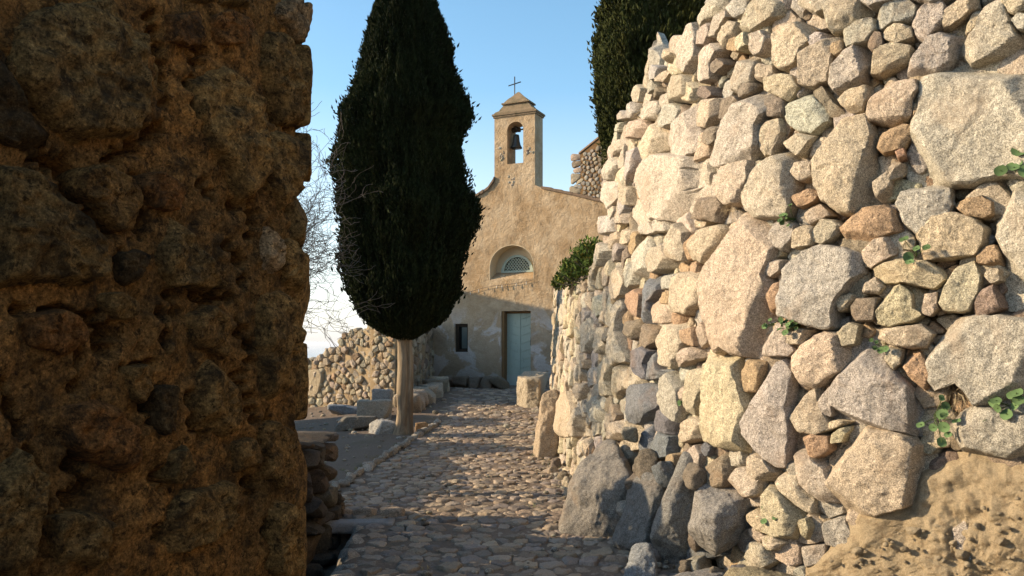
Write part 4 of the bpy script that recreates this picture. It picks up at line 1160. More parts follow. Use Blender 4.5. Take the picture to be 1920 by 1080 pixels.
# coping of thin tiles on the slopes
def coping(pts, seed, step=.3):
    m = MB(); P = np.array(pts); L = np.concatenate([[0], np.cumsum(np.linalg.norm(np.diff(P, axis=0), axis=1))]); u = 0; i = 0
    while u < L[-1]-.05:
        a = np.array([np.interp(u, L, P[:,0]), np.interp(u, L, P[:,1])]); e = min(u+step, L[-1]); b = np.array([np.interp(e, L, P[:,0]), np.interp(e, L, P[:,1])])
        j = rng.uniform(-.01, .012); d = (b-a)/np.linalg.norm(b-a)*.015
        T = [a[0], b[0]+d[0], b[0]+d[0], a[0]]; 
        V = np.vstack([F3(T, [a[1]-.03, b[1]-.03, b[1]-.03, a[1]-.03], [-.62, -.62, .05+j, .05+j]), F3(T, [a[1]+.035, b[1]+.055+j, b[1]+.055+j, a[1]+.035], [-.62, -.62, .05+j, .05+j])])
        m.add(V, [np.array([[0,3,2,1],[4,5,6,7],[0,1,5,4],[1,2,6,5],[2,3,7,6],[3,0,4,7]])]); u += step; i += 1
    m.build('coping', M_TILE, chapel, smooth=False)
coping(gR[1:3]+[(tR, zR)], 1); coping([gL[0], gL[1], gL[2], gL[3], gL[4], (tl, zl)][::-1], 2, .2)
# body and roof behind the facade
m = MB(); Lb = 9.0; ap = (mid, max(gR[1][1], gL[3][1])-.1)
slab(m, tl+.01, tl+.5, -.4, zl-.35, -Lb, -.552); slab(m, tR-.5, tR-.01, -.4, zR-.3, -Lb, -.552)
m.add(F3([tl+.5, tR-.5, tR-.5, ap[0], tl+.5], [-.4, -.4, zR-.3, ap[1]-.3, zl-.35], [-Lb+.02]*5), [np.array([[0, 1, 2], [0, 2, 3], [0, 3, 4]])])
m.build('side_walls', M_PLAST, chapel, smooth=False)
m = MB()
slab(m, tl-.15, ap[0], zl-.35, zl-.25, -Lb-.15, -.56); 
V = F3([tl-.15, ap[0], ap[0], tl-.15]*2, [zl-.38, ap[1]-.28, ap[1]-.28, zl-.38]+[zl-.26, ap[1]-.16, ap[1]-.16, zl-.26], [-Lb-.15, -Lb-.15, -.56, -.56]*2)
bx8 = np.array([[0,1,2,3],[4,7,6,5],[0,4,5,1],[1,5,6,2],[2,6,7,3],[3,7,4,0]])
m = MB(); m.add(V, [bx8]); V = F3([tR+.15, ap[0], ap[0], tR+.15]*2, [zR-.33, ap[1]-.28, ap[1]-.28, zR-.33]+[zR-.21, ap[1]-.16, ap[1]-.16, zR-.21], [-Lb-.15, -Lb-.15, -.56, -.56]*2)
m.add(V, [bx8[:, ::-1]]); m.build('roof', M_TILE, chapel, smooth=False)
# door: jambs, two boarded leaves with diagonal battens, kick board, handle
nD = -.24
m = MB(); slab(m, dl, dl+.07, -.02, dz, nD-.02, -.03); slab(m, dl+.07, dr, dz-.06, dz, nD-.02, nD+.06); slab(m, dl, dr, -.08, -.02, nD-.1, .12); m.build('door_frame', M_JAMB, chapel, smooth=False)
d0, d1 = dl+.072, dr-.004; dm = d0+(d1-d0)*.49; kz = .30
def leaf(a, b, dirn, nm):
    m = MB(); n = 8; z0, z1 = kz, dz-.065; sl = .30
    w = b-a; bh = (z1-z0+w*abs(sl))/n
    # diagonal boards clipped to the leaf
    for k in range(-1, n+1):
        zb0 = z0+k*bh; lo = zb0 if dirn > 0 else zb0+w*sl; hi = zb0+w*sl if dirn > 0 else zb0
        lo -= w*sl*.5; hi -= w*sl*.5
        q = [(a, lo), (b, hi), (b, hi+bh-.012), (a, lo+bh-.012)]
        P = q
        for zc, sg in ((z0, 1), (z1, -1)):
            Q = []
            for i in range(len(P)):
                p, r = P[i], P[(i+1) % len(P)]; dp, dr_ = sg*(p[1]-zc), sg*(r[1]-zc)
                if dp >= 0: Q.append(p)
                if dp*dr_ < 0: s = dp/(dp-dr_); Q.append((p[0]+(r[0]-p[0])*s, p[1]+(r[1]-p[1])*s))
            P = Q
            if not P: break
        if len(P) < 3: continue
        K = len(P); T = [p[0] for p in P]*2; Z = [p[1] for p in P]*2
        V = F3(T, Z, [nD]*K+[nD+.022]*K)
        tr = [[0, i+1, i] for i in range(1, K-1)]+[[K, K+i, K+i+1] for i in range(1, K-1)]
        m.add(V, [np.array(tr), np.array([[i, (i+1) % K, K+(i+1) % K, K+i] for i in range(K)])])
    slab(m, a, b, z0, z1, nD-.02, nD+.004)
    return m.build('door_leaf', M_DOOR, chapel, smooth=False)
lf1 = leaf(d0, dm-.006, -1, 0); lf2 = leaf(dm+.006, d1, 1, 1)
m = MB(); slab(m, dm-.012, dm+.02, kz, dz-.07, nD+.018, nD+.036); m.build('door_batten', M_DOOR, chapel, smooth=False)
m = MB(); slab(m, d0-.0, d1, -.015, kz, nD-.02, nD+.04); m.build('kick_board', M_PANEL, chapel, smooth=False)
m = MB(); hz = fac(992, 640)[1]; ht = d1-.07; 
tube(m, F3([ht]*6, [hz-.22, hz-.12, hz-.10, hz+.02, hz+.04, hz+.16], [nD+.03, nD+.035, nD+.075, nD+.075, nD+.035, nD+.03]), .013, 6)
slab(m, ht-.025, ht+.025, hz-.05, hz+.12, nD+.02, nD+.03); m.build('door_handle', M_IRON, lf2, smooth=False)
# small side window
m = MB(); fr = .08
slab(m, w0, w0+fr, wz0, wz1, -.2, -.08); slab(m, w1-fr*.6, w1, wz0, wz1, -.2, -.08); slab(m, w0+fr, w1-fr*.6, wz1-fr, wz1, -.2, -.08); slab(m, w0+fr, w1-fr*.6, wz0, wz0+fr, -.2, -.08)
wi = m.build('window', M_DARKW, chapel, smooth=False)
m = MB(); slab(m, w0+fr, w1-fr*.6, wz0+fr, wz1-fr, -.17, -.15); m.build('pane', M_HOLE, wi, smooth=False)
m = MB(); slab(m, w0+fr+.09, w1-fr*.6-.05, wz0+fr+.02, wz1-fr-.02, -.145, -.135); m.build('shutter', M_PANE, wi, smooth=False)
# lunette: recess back, sloping sill, arched frame with pierced grille
lt0, lz0 = fac(918, 525); lt1 = fac(1001, 525)[0]
bt0, bz = fac(939, 512, -.42)
m = MB(); slab(m, lt0-.1, lt1+.1, lz0-.1, lz0+1.5, -.50, -.42); m.build('niche_back', M_NICHE_LIT, chapel, smooth=False)
m = MB(); V = F3([lt0, lt1, lt1, lt0, lt0, lt1], [lz0, lz0, lz0+.24, lz0+.24, lz0, lz0], [0, 0, -.419, -.419, -.419, -.419])
m.add(V, [np.array([[0, 1, 2, 3]])]); m.build('sill', M_PLAST, chapel, smooth=False)
g0, g1 = fac(940, 505, -.36)[0], fac(1000, 505, -.36)[0]; gz = lz0+.215; gr = (g1-g0)/2; gc = (g0+g1)/2; gh = fac(970, 478, -.36)[1]-gz
def half(r, h, n=20, z=0.): return [(gc+r*math.cos(a), gz+z+h*math.sin(a)) for a in np.linspace(0, math.pi, n)]
lw = flat_shape('lunette_window', [half(gr, gh), half(gr*.80, gh*.78, z=.045)], -.40, -.34, M_DOOR)
m = MB(); 
bars = []
hr, hh_ = gr*.80, gh*.78
for k in range(-12, 13):
    for sg in (-1, 1):
        # lattice of crossing diagonal bars clipped to the half ellipse
        tt = np.linspace(0, hh_, 14); x = k*.085+sg*tt*.85; ok = (x/hr)**2+(tt/hh_)**2 < 1
        if ok.sum() > 1:
            xs, zs = x[ok], tt[ok]; tube(m, F3([gc+xs[0], gc+xs[-1]], [gz+.045+zs[0], gz+.045+zs[-1]], [-.365-.004*sg]*2), .014, 4)
m.build('grille', M_DOOR, lw, smooth=False)
m = MB(); V = half(hr*1.02, hh_*1.02, z=.04); K = len(V); m.add(F3([v[0] for v in V], [v[1] for v in V], [-.395]*K), [np.array([[0, i, i+1] for i in range(1, K-1)])]); m.build('pane', M_HOLE, lw, smooth=False)
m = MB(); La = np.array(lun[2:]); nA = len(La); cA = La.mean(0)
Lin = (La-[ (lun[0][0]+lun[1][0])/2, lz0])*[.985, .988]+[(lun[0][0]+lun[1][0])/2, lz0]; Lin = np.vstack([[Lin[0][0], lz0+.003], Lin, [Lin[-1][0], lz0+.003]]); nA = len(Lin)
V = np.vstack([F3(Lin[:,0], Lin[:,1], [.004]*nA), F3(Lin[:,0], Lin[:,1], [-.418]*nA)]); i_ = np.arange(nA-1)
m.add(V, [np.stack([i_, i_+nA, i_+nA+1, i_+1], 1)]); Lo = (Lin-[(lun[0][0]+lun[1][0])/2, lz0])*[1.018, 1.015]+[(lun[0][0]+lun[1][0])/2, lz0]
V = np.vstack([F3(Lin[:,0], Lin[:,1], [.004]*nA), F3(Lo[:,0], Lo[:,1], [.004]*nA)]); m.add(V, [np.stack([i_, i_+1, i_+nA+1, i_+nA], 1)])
m.build('lit_reveal_lining', M_NICHE_LIT, chapel)  # lining added in a paler colour so the reveal looks lit
# bell
bc = F3(fac(968, 262, cn)[0], fac(968, 252, cn)[1], cn)
bell = thing('bell', 'dark bronze bell hanging in the arched opening of the belfry', 'bell', tuple(bc))
m = MB(); pr = [(0, .03), (.02, .08), (.08, .09), (.2, .10), (.3, .125), (.36, .16), (.39, .17)]
tube(m, [bc+np.array([0, 0, -z]) for z, r in pr], [r*1.0 for z, r in pr], 20); m.build('bell_body', M_BRONZE, bell)
m = MB(); mm = bc+np.array([0, 0, .12])
for s_ in (-1, 0, 1): box(m, mm+ft*s_*.085+np.array([0, 0, .02*(1-abs(s_))]), (.09, .12, .17-.04*abs(s_)), -TH, bev=.03, nz=.01, seed=3+s_, div=[3,3,3])
m.build('headstock', M_DARKW, bell)
m = MB(); tube(m, [mm-ft*.38, mm+ft*.38], .022, 8); m.build('axle', M_IRON, bell)
# string of bulbs
ps = [(868, 551), (885, 546), (905, 540), (925, 536), (944, 534), (962, 532), (980, 529), (992, 527), (1001, 524)]
S3 = [F3(*fac(x, y, .05), .05) for x, y in ps]
sl_ = thing('string_lights', 'thin sagging string of small bulbs across the chapel front below the arched niche', 'string lights', tuple(S3[0]))
m = MB(); tube(m, S3, .005, 5); m.build('cable', M_IRON, sl_)
for k in range(9):
    x = 872+k*14+4*math.sin(k*5); y = np.interp(x, [p[0] for p in ps], [p[1] for p in ps]); c = F3(*fac(x, y, .05), .06)
    m = MB(); tube(m, [c+np.array([0, 0, -h]) for h in (0, .03, .05, .08, .10)], [.005, .007, .012, .010, .002], 7); m.build('bulb', M_BULB if k % 3 else M_IRON, sl_)
# rough stone building behind
bq = [un(1088, 640, 33), un(1210, 640, 31)]
hb = thing('stone_house', 'tall rough stone building rising behind the chapel roof on the right', 'building', (bq[0][0], 33, .4))
ux = np.array([bq[1][0]-bq[0][0], -2.0, 0]); Lh = np.linalg.norm(ux); ux /= Lh; nx_ = np.array([ux[1], -ux[0], 0])
def hmap(u, v, h): return np.array([bq[0][0], 33, 0])+np.outer(u, ux)+np.outer(h, nx_)+np.outer(v, [0, 0, 1.])
zE = EYE+(HY-288)/F*33; zE2 = zE+.95
m = MB(); q = hmap(np.array([0, Lh, Lh, 0, 0, Lh, Lh, 0.]), np.array([-.5, -.5, zE2+.6, zE, -.5, -.5, zE2+.6, zE]), np.array([0]*4+[-6.]*4))
m.add(q, [np.array([[0,1,2,3],[4,7,6,5],[0,4,5,1],[1,5,6,2],[3,2,6,7],[0,3,7,4]])], (.35,.26,.18)); m.build('house_wall', M_EARTH, hb, smooth=False)
ss = scatter(0, 2.4, 5.6, 11, lambda a, b: .15, 91, asp=1.3); m = MB()
for i, P in cells(ss, None):
    if ss[i][1] > zE+.33*ss[i][0]-.1: continue
    r_ = np.random.default_rng(i+60000)
    V, Fs, _, _ = stone(shrink(P, .018), hmap, .03, i+60000, res=.06, back=.08, facet=.3, base=.02, bevel=.4); m.add(V, Fs, jit(r_.choice(list('tdgdg')), r_, .12)*.62)
m.build('stonework', M_GRAN, hb, sharp=42)
m = MB(); q = hmap(np.array([-.05, Lh, Lh, -.05]*2), np.array([zE-.02, zE2+.62, zE2+.62, zE-.02]+[zE+.05, zE2+.69, zE2+.69, zE+.05]), np.array([.05, .05, -6.2, -6.2]*2))
m.add(q, [np.array([[0,3,2,1],[4,5,6,7],[0,1,5,4],[1,2,6,5],[2,3,7,6],[3,0,4,7]])]); m.build('roof', M_TILE, hb, smooth=False)
# house added out of view on the left, shaped to shade the chapel front
vh = thing('shade_house', 'plain unseen house added beyond the left edge of the terrace to shade the chapel front', 'building', (-13, 22, .2))
m = MB(); box(m, (-12.5, 23.6, 2.0), (5, 6.4, 6.4), 0, col=(1,1,1)); m.add([[-15,20.8,5.1],[-15,26.8,5.1],[-15,21.2,7.15],[-10,20.4,5.1],[-10,26.8,5.1],[-10,21.2,7.15],[-15,20.4,5.1]], [np.array([[6,1,2],[3,5,4]])]); m.build('house_wall', M_PLAST, vh, smooth=False)
m = MB(); q = []
for (ya, za_), (yb, zb_) in [((20.1, 5.0), (21.2, 7.24)), ((21.2, 7.24), (27.1, 4.29))]:
    V = np.array([[x, y, z+t] for t in (-.1, 0) for x, y, z in ((-15.2, ya, za_), (-9.9, ya, za_), (-9.9, yb, zb_), (-15.2, yb, zb_))])
    m.add(V, [bx8[:, ::-1]])
m.build('roof', M_TILE, vh, smooth=False)
# ================================================================= cypresses
def cypress(name, lab, base, prof, N, seed, trunk_r, trunk_top, slen=.15, col=(.016,.021,.007), cut=None, lump=.09, lean=None):
    """prof: list of (z, x_left, x_right) world; foliage sprays through the outer shell of the crown and a dense core"""
    r_ = np.random.default_rng(seed); P = np.array(prof); root = thing(name, lab, 'tree', base)
    zs = r_.uniform(P[0,0], P[-1,0], N*2); th = r_.uniform(0, 2*np.pi, N*2)
    def env(z, th):
        xl = np.interp(z, P[:,0], P[:,1]); xr = np.interp(z, P[:,0], P[:,2]); c = (xl+xr)/2; hw = (xr-xl)/2
        cb = base[0]*.3+c*.7; ct = np.cos(th)
        # radius on each side so that the outline is kept while the axis stays near the trunk
        r = np.where(ct > 0, (xr-cb), (cb-xl)); rs = np.abs(ct)*r+(1-np.abs(ct))*hw
        return cb, rs
    cb, rs = env(zs, th); keep = r_.random(N*2) < rs/rs.max(); zs, th, cb, rs = [a[keep][:N] for a in (zs, th, cb, rs)]; n = len(zs)
    bz = r_.uniform(P[0,0], P[-1,0], 110); bt_ = r_.uniform(0, 2*np.pi, 110); ba = r_.choice([-.10, .10, .15], 110); bs = r_.uniform(.10, .26, 110)
    def bumps(z, t):      # upright tufts and notches
        o = np.zeros(len(z))
        for a_, b_, c_, d_ in zip(bz, bt_, ba, bs):
            dt = (t-b_+np.pi) % (2*np.pi)-np.pi; o += c_*np.exp(-((z-a_-.25*d_)/(d_*1.6))**2-(dt/(d_*1.1))**2)
        return o
    w = np.stack([np.cos(th)*2.6, np.sin(th)*2.6, zs*.5], 1); w2 = np.stack([np.cos(th)*5, np.sin(th)*5, zs*1.6], 1)
    lm = 1+lump*fbm(w, 1.5, 2, seed)+1.1*lump*ridge(w2, 1.3, 3, seed+2)+bumps(zs, th)
    k = 1-np.abs(r_.normal(size=n))*.10; k = np.clip(k, .6, 1.05)+.09*(r_.random(n) < .02)
    rr = rs*lm*k
    rr = rr*.88; C = np.stack([cb+rr*np.cos(th), base[1]+rr*np.sin(th), zs], 1)
    out = np.stack([np.cos(th), np.sin(th), th*0], 1)
    D = out*r_.uniform(.15, .75, (n, 1))+np.array([0, 0, 1])*r_.uniform(.5, 1.1, (n, 1))+r_.normal(size=(n, 3))*.28
    D /= np.linalg.norm(D, axis=1, keepdims=True); L = r_.uniform(.5, 1.25, n)*slen*(1+.3*(k > 1)); Wd = L*r_.uniform(.13, .24, n)
    A = np.cross(D, r_.normal(size=(n, 3))); A /= np.linalg.norm(A, axis=1, keepdims=True); B = np.cross(D, A)
    a0 = C-D*L[:, None]*.4; a1 = C+D*L[:, None]*.6; mid_ = C
    V = np.stack([a0, mid_+A*Wd[:, None], mid_-A*Wd[:, None]*.5+B*Wd[:, None]*.87, mid_-A*Wd[:, None]*.5-B*Wd[:, None]*.87, a1], 1).reshape(-1, 3)
    b = np.arange(n)[:, None]*5; fc = np.concatenate([b+f for f in ([0,2,1],[0,3,2],[0,1,3],[4,1,2],[4,2,3],[4,3,1])]); 
    hue = r_.uniform(.65, 1.5, (n, 1))*np.array(col)*(1+np.array([.35, .12, -.1])*np.clip(fbm(w, 3, 2, 9), 0, 1)[:, None]*1.5)
    m = MB(); m.add(V, [fc], np.repeat(hue, 5, 0))
    # inner mass
    zz = np.linspace(P[0,0]+.1, P[-1,0]-.15, 60); tt = np.linspace(0, 2*np.pi, 40, endpoint=False); ZZ, TT = np.meshgrid(zz, tt, indexing='ij')
    cb2, rs2 = env(ZZ.ravel(), TT.ravel()); w = np.stack([np.cos(TT.ravel())*2.6, np.sin(TT.ravel())*2.6, ZZ.ravel()*.5], 1); w2 = np.stack([np.cos(TT.ravel())*5, np.sin(TT.ravel())*5, ZZ.ravel()*1.6], 1)
    r2 = rs2*(1+lump*fbm(w, 1.5, 2, seed)+1.1*lump*ridge(w2, 1.3, 3, seed+2)+bumps(ZZ.ravel(), TT.ravel()))*.72
    r2 = np.where((ZZ.ravel() < zz[0]+.01) | (ZZ.ravel() > zz[-1]-.01), .02, r2)
    Vc = np.stack([cb2+r2*np.cos(TT.ravel()), base[1]+r2*np.sin(TT.ravel()), ZZ.ravel()], 1); idx = np.arange(2400).reshape(60, 40)
    q = np.stack([idx[:-1], np.roll(idx, -1, 1)[:-1], np.roll(idx, -1, 1)[1:], idx[1:]], -1).reshape(-1, 4)
    m.add(Vc, [q], np.array(col)*.8)
    m.build('crown', M_LEAF, root, smooth=False)
    m = MB(); z0 = base[2]-.1; zt = np.linspace(z0, trunk_top, 14); f = (zt-z0)/(trunk_top-z0)
    rad = .9*trunk_r*(1+1.2*np.exp(-f*11)+.0*f-.15*f); 
    pts = np.stack([base[0]+.03*np.sin(f*3), np.full(14, base[1]), zt], 1); tube(m, pts, rad, 24, wob=.42, seed=seed)
    m.build('trunk', M_BARK, root)
    return root
d = 13.2
zp = lambda py, d: EYE+(HY-py)/F*d
xp = lambda px, d: (px-CX)/F*d
pr = [(636,748,776),(628,722,794),(618,702,810),(608,688,826),(592,672,842),(572,662,852),(550,652,866),(520,650,868),(480,646,872),(455,644,885),(430,641,896),(400,638,903),(375,636,892),(350,634,876),(300,633,870),(262,636,868),(240,640,884),(222,640,890),(205,645,876),(180,652,868),(150,664,856),(115,676,850),(85,682,846),(50,690,836),(20,698,826),(0,712,818),(-40,722,808),(-100,738,795),(-150,752,780),(-185,762,768)]
cypress('cypress_tree', 'tall dark cypress on a bare twin trunk beside the lane before the chapel', (xp(752,d), d, terr_z(xp(752,d), d)), [(zp(y,d), xp(a,d), xp(b,d)) for y, a, b in pr], 210000, 5, .098, zp(600,d), slen=.07, lump=.17, col=(.015,.020,.007))
# second stem of the twin trunk
tr_ = bpy.data.objects['cypress_tree']; m = MB(); bx = xp(764, d); zt = np.linspace(-.0, zp(600,d), 12); f = np.linspace(0, 1, 12)
tube(m, np.stack([bx+.02*np.sin(f*4), np.full(12, d+.05), zt], 1), .080*(1+.6*np.exp(-f*9)-.1*f), 20, wob=.4, seed=44); m.build('trunk', M_BARK, tr_)
d = 16.0
pr = [(372,1150,1172),(350,1139,1190),(330,1133,1210),(300,1127,1235),(260,1121,1280),(220,1114,1320),(180,1110,1350),(120,1109,1375),(60,1111,1390),(0,1112,1400),(-80,1118,1400),(-160,1130,1390),(-260,1160,1365),(-340,1200,1330),(-400,1245,1290)]
cypress('cypress_tree', 'big dark cypress rising behind the top of the dry stone wall', (xp(1250,d), d, 2.0), [(zp(y,d), xp(a,d), xp(b,d)) for y, a, b in pr], 210000, 6, .16, zp(300,d), slen=.10, lump=.12, col=(.040,.046,.014))

# ================================================================= bare tree
def grow(mb, p, dr, L, r, lev, r_, maxl=6, up=.05):
    n = 6; pts = [p]; rs = [r]
    for k in range(n):
        dr = dr+r_.normal(size=3)*.17+np.array([0, 0, up]); dr /= np.linalg.norm(dr); p = p+dr*L/n; pts.append(p); rs.append(r*(1-.42*(k+1)/n))
    tube(mb[min(lev, 1)], pts, np.maximum(rs, .0024), 8 if lev < 2 else 4 if lev < 4 else 3, cap=False)
    if lev >= maxl: return
    for j in range(r_.integers(2, 5) if lev < 4 else 2):
        i = n if j == 0 else r_.integers(2, n+1)
        ax = r_.normal(size=3); ax -= ax.dot(dr)*dr; ax /= np.linalg.norm(ax); sp = r_.uniform(.35, .9)
        grow(mb, pts[i], dr*math.cos(sp)+ax*math.sin(sp), L*r_.uniform(.62, .82), rs[i]*r_.uniform(.5, .66), lev+1, r_, maxl, up)
d = 8.6; bx = -3.95; bt = thing('bare_tree', 'leafless tree with fine twigs reaching out beside the dark wall edge against the sky', 'tree', (bx, d, terr_z(bx, d)))
mbs = [MB(), MB()]; r_ = np.random.default_rng(17)
p0 = np.array([bx, d, terr_z(bx, d)-.1]); tops = []
z = np.linspace(0, 2.6, 8); tube(mbs[0], np.stack([bx+.35*z/2.5+.02*np.sin(z*3), d+0*z, p0[2]+z], 1), .10-.018*z, 10, wob=.1, cap=False)
pt = np.array([bx+.35, d, p0[2]+2.6])
for rep in (0, 1):
  for (dx, dz_, L, dn) in [(.8,.75,.85,0),(.95,.42,1.0,0),(.45,1.1,.95,0),(-.6,.9,1.0,0),(.98,.08,1.05,.1),(.9,.6,1.0,.1),(.97,.25,1.05,.2),(.85,.9,.8,.05),(.97,-.02,1.1,.25),(.95,.5,.8,.3),(.95,-.1,1.05,.3),(.9,-.3,.9,.5),(.1,1.2,.9,0)]:
    dx, dz_ = dx+rep*r_.uniform(-.2, .2), dz_+rep*r_.uniform(-.25, .25); v = np.array([dx, r_.uniform(-.4, .4), dz_]); grow(mbs, pt-np.array([.35*dn/2.5,0,dn]), v/np.linalg.norm(v), L*.78, .024, 1, r_, 6, .02)
mbs[0].build('trunk', M_TWIG, bt); mbs[1].build('crown', M_TWIG, bt)

# ================================================================= small plants
def bush(lab, spots, N, seed, L=.05, col=(.10,.17,.035), top=True):
    r_ = np.random.default_rng(seed); sp = np.array(spots)
    root = thing('bush', lab, 'bush', tuple(sp[0][:3]-[0, 0, sp[0][3]]))
    m = MB()
    for i in range(60):
        s = sp[r_.integers(len(sp))]; v = r_.normal(size=3)*[1, 1, .8]+[0, 0, .5]; v /= np.linalg.norm(v)
        a = s[:3]-[0, 0, s[3]*.8]; tube(m, [a, a+v*s[3]*.8, a+v*s[3]*1.25+[0, 0, .03]], [.006, .004, .002], 4, cap=False)
    m.build('stem', M_TWIG, root)
    s = sp[r_.integers(len(sp), size=N)]; v = r_.normal(size=(N, 3)); v /= np.linalg.norm(v, axis=1, keepdims=True)
    C = s[:, :3]+v*s[:, 3:4]*r_.uniform(.3, 1.05, (N, 1))*(1+.35*fbm(v*3+s[:, :3], 2, 2, seed)[:, None])
    D = v*.6+r_.normal(size=(N, 3))*.5+[0, 0, .4]; D /= np.linalg.norm(D, axis=1, keepdims=True); A = np.cross(D, r_.normal(size=(N, 3))); A /= np.linalg.norm(A, axis=1, keepdims=True)
    l = r_.uniform(.6, 1.3, (N, 1))*L
    V = np.stack([C-D*l*.5, C+A*l*.22, C+D*l*.5, C-A*l*.22], 1).reshape(-1, 3); m = MB()
    hue = np.array(col)*r_.uniform(.6, 1.5, (N, 1))*(1+np.array([.8, .1, 0])*(r_.random((N, 1)) < .15))
    m.add(V, [np.arange(N*4).reshape(N, 4)], np.repeat(hue, 4, 0)); m.build('leaves', M_LEAF, root, smooth=False)
def onwall(px, py, h): u, v = unw(px, py); return wmap(np.array([u]), np.array([v]), np.array([h]))[0]
sp = []
for px, py, r in [(1112,482,.22),(1098,496,.20),(1080,510,.17),(1062,520,.14),(1105,470,.16),(1048,530,.09),(1088,486,.15),(1070,500,.12),(1118,498,.14)]:
    q = un(px, py, 9.9-(px-1040)*.015); sp.append([*q, r])
bush('bright green bush growing on top of the far lower part of the dry stone wall', sp, 4200, 3, .055, (.11,.16,.04))
q = onwall(1046, 556, .04); bush('small green tuft on the far top edge of the wall below the bush', [[*q, .07]], 350, 4, .04)
WHERE = {(1490, 408): 'under the pale boulder above the pink oval one', (1718, 474): 'left of the bright yellow stone', (1500, 606): 'under the large grey speckled boulder', (1452, 604): 'on the edge of the pink oval boulder', (1659, 650): 'atop the grey triangular boulder', (1757, 775): 'at the right end of the triangular boulder', (1900, 755): 'at the right edge below the ringed boulder', (1912, 330): 'at the right edge below the biggest block', (1302, 755): 'in a dark gap low in the wall', (1455, 965): 'among small stones at the bottom, tiny'}
for k, ((px, py), wh) in enumerate(WHERE.items()):
    n = {0: 9, 1: 5, 2: 16, 3: 4, 4: 5, 5: 11, 6: 9, 7: 6, 8: 3, 9: 3}[k]; big = {5: 1.25, 6: 1.3, 7: 1.5, 1: 1.3}.get(k, .85)
    b0 = onwall(px, py, .03); root = thing('pennywort_plant', 'round-leaved green plant '+wh, 'plant', tuple(b0), 'small plants growing in the dry stone wall')
    r_ = np.random.default_rng(k+50); ml = MB(); ms = MB(); u0, v0 = unw(px, py)
    for j in range(n):
        du, dv = r_.normal()*.035*big*(1.6 if k == 2 else 1), r_.normal()*.04*big; c = wmap(np.array([u0+du]), np.array([v0+dv]), np.array([r_.uniform(.09, .14)]))[0]
        nn = np.interp(u0, WS, WN[:,0]), np.interp(u0, WS, WN[:,1]); nv = np.array([nn[0], nn[1], .5])+r_.normal(size=3)*.35; nv /= np.linalg.norm(nv)
        A = np.cross(nv, [0, 0, 1.]); A /= np.linalg.norm(A); B = np.cross(nv, A); r0 = r_.uniform(.014, .027)*big; K = 10
        ang = np.arange(K)/K*2*np.pi; rim = c+np.outer(np.cos(ang)*r0, A)+np.outer(np.sin(ang)*r0, B)+nv*.004*np.cos(ang*3)[:, None]
        ml = MB(); ml.add(np.vstack([c-nv*r0*.3, rim]), [np.array([[0, 1+i, 1+(i+1) % K] for i in range(K)])], np.array((.12,.19,.08))*r_.uniform(.7, 1.3)); ml.build('leaf', M_LEAF, root); tube(ms, [b0-nv*.03, (b0+c)/2+[0, 0, -.01], c], .0022, 4, cap=False, col=(.1,.15,.05))
    ms.build('stem', M_LEAF, root)
# dry grass tufts
for k, (px, py, n, L, lab) in enumerate([(1205,225,60,.16,'dry straw tuft near the crest of the dry stone wall'),(1375,385,45,.14,'dry straw tuft above the pink oval boulder'),(1790,735,50,.12,'dry root tuft right of the grey triangular boulder'),(1150,300,40,.18,'dry straw tuft on the wall crest beneath the second cypress'),(1470,295,30,.12,'dry straw tuft between the upper boulders')]):
    r_ = np.random.default_rng(k+90); b0 = onwall(px, py, .0); m = MB(); nn = np.array([np.interp(unw(px, py)[0], WS, WN[:,0]), np.interp(unw(px, py)[0], WS, WN[:,1]), 0])
    for j in range(n):
        a = b0+r_.normal(size=3)*.03; v = nn*r_.uniform(.3, 1)+r_.normal(size=3)*.6+[0, 0, -.1]; v /= np.linalg.norm(v); l = L*r_.uniform(.4, 1)
        tube(m, [a, a+v*l*.6, a+v*l+[0, 0, -l*.35]], [.0018, .0014, .0008], 3, cap=False)
    tag(recenter(m.build('dry_grass', M_STRAW), b0), lab, 'grass tuft', 'dry tufts in the wall')
# ================================================================= light and camera
SUN_EL, SUN_AZ = 21.0, -4.0        # azimuth of the light's travel, degrees from +X towards +Y
w = bpy.data.worlds.new('World'); S.world = w; w.use_nodes = True; nt = w.node_tree; bg = nt.nodes['Background']
sky = nt.nodes.new('ShaderNodeTexSky'); sky.sky_type = 'NISHITA'; sky.sun_disc = False; sky.sun_elevation = R(SUN_EL)
tos = Vector((-math.cos(R(SUN_AZ))*math.cos(R(SUN_EL)), -math.sin(R(SUN_AZ))*math.cos(R(SUN_EL)), math.sin(R(SUN_EL))))
sky.sun_rotation = math.atan2(tos.x, tos.y); sky.air_density = 1.0; sky.dust_density = 1.0; sky.ozone_density = 1.6; sky.altitude = 200
tcw = nt.nodes.new('ShaderNodeTexCoord'); sep = nt.nodes.new('ShaderNodeSeparateXYZ'); nt.links.new(tcw.outputs['Generated'], sep.inputs[0])
mr = nt.nodes.new('ShaderNodeMapRange'); nt.links.new(sep.outputs[2], mr.inputs[0]); mr.inputs[1].default_value = 0; mr.inputs[2].default_value = .3; mr.inputs[3].default_value = .3; mr.inputs[4].default_value = 1.12; hs_val = 1.12; hs_hue = .487
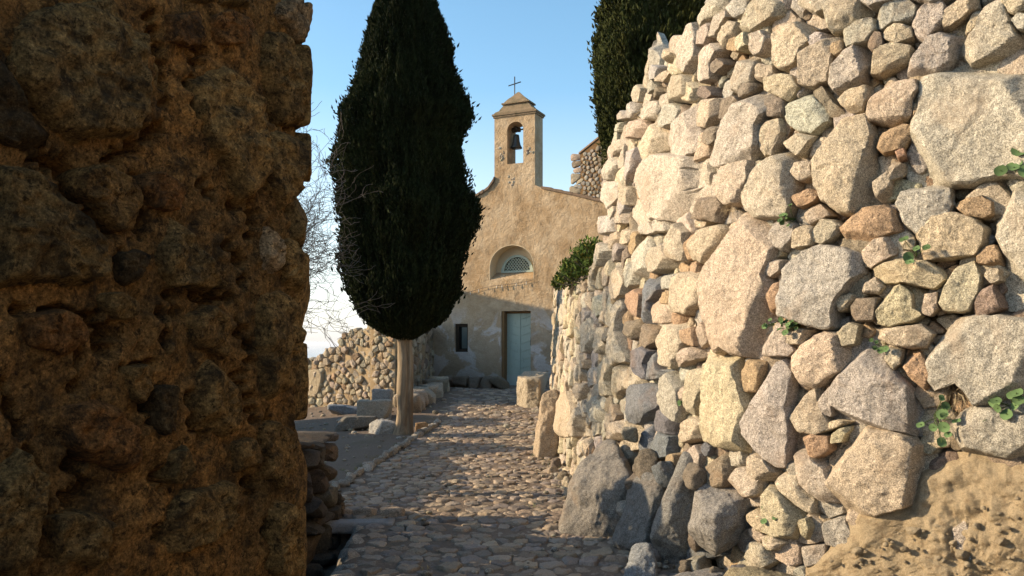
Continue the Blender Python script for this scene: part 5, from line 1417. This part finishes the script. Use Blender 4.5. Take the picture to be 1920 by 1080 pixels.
hs_ = nt.nodes.new('ShaderNodeHueSaturation'); nt.links.new(sky.outputs[0], hs_.inputs['Color']); nt.links.new(mr.outputs[0], hs_.inputs['Saturation'])   # milky sea haze low in the sky
hs_.inputs['Hue'].default_value = hs_hue; hs_.inputs['Value'].default_value = hs_val
nt.links.new(hs_.outputs[0], bg.inputs['Color']); bg.inputs['Strength'].default_value = .15
sd = bpy.data.lights.new('sun', 'SUN'); sd.energy = 5.0; sd.angle = R(.55); sd.color = (1, .79, .53)
so = bpy.data.objects.new('sun', sd); COL.objects.link(so); so.rotation_euler = (-tos).to_track_quat('-Z', 'Y').to_euler(); so.location = (-20, 0, 20)
cd = bpy.data.cameras.new('camera'); cam = bpy.data.objects.new('camera', cd); COL.objects.link(cam); S.camera = cam
cam.location = (0, 0, EYE); cam.rotation_euler = (R(90), 0, 0); cd.sensor_width = 36; cd.lens = 36*F/1920; cd.shift_y = -(540-HY)/1920; cd.clip_end = 100000; cd.clip_start = .05
S.view_settings.view_transform = 'Standard'; S.view_settings.look = 'None'; S.view_settings.exposure = .75; S.view_settings.gamma = 1
S.cycles.max_bounces = 8; S.cycles.diffuse_bounces = 4
# ---------------------------------------------------------------- sea haze
hm = bpy.data.materials.new('air_haze'); hm.use_nodes = True; hn = hm.node_tree; hn.nodes.remove(hn.nodes['Principled BSDF'])
pv = hn.nodes.new('ShaderNodeVolumePrincipled'); pv.inputs['Color'].default_value = (.93, .95, 1, 1); pv.inputs['Density'].default_value = 1.1e-4; pv.inputs['Anisotropy'].default_value = .2
hn.links.new(pv.outputs[0], hn.nodes['Material Output'].inputs['Volume'])
m = MB(); HZ = 61000
V = np.array([[a, b, c] for c in (-115, 14) for a, b in ((-HZ, -HZ), (HZ, -HZ), (HZ, HZ), (-HZ, HZ))], float)
m.add(V, [np.array([[0,3,2,1],[4,5,6,7],[0,1,5,4],[1,2,6,5],[2,3,7,6],[3,0,4,7]])]); hz_ = m.build('haze', hm, smooth=False); tag(hz_, None, kind='stuff')
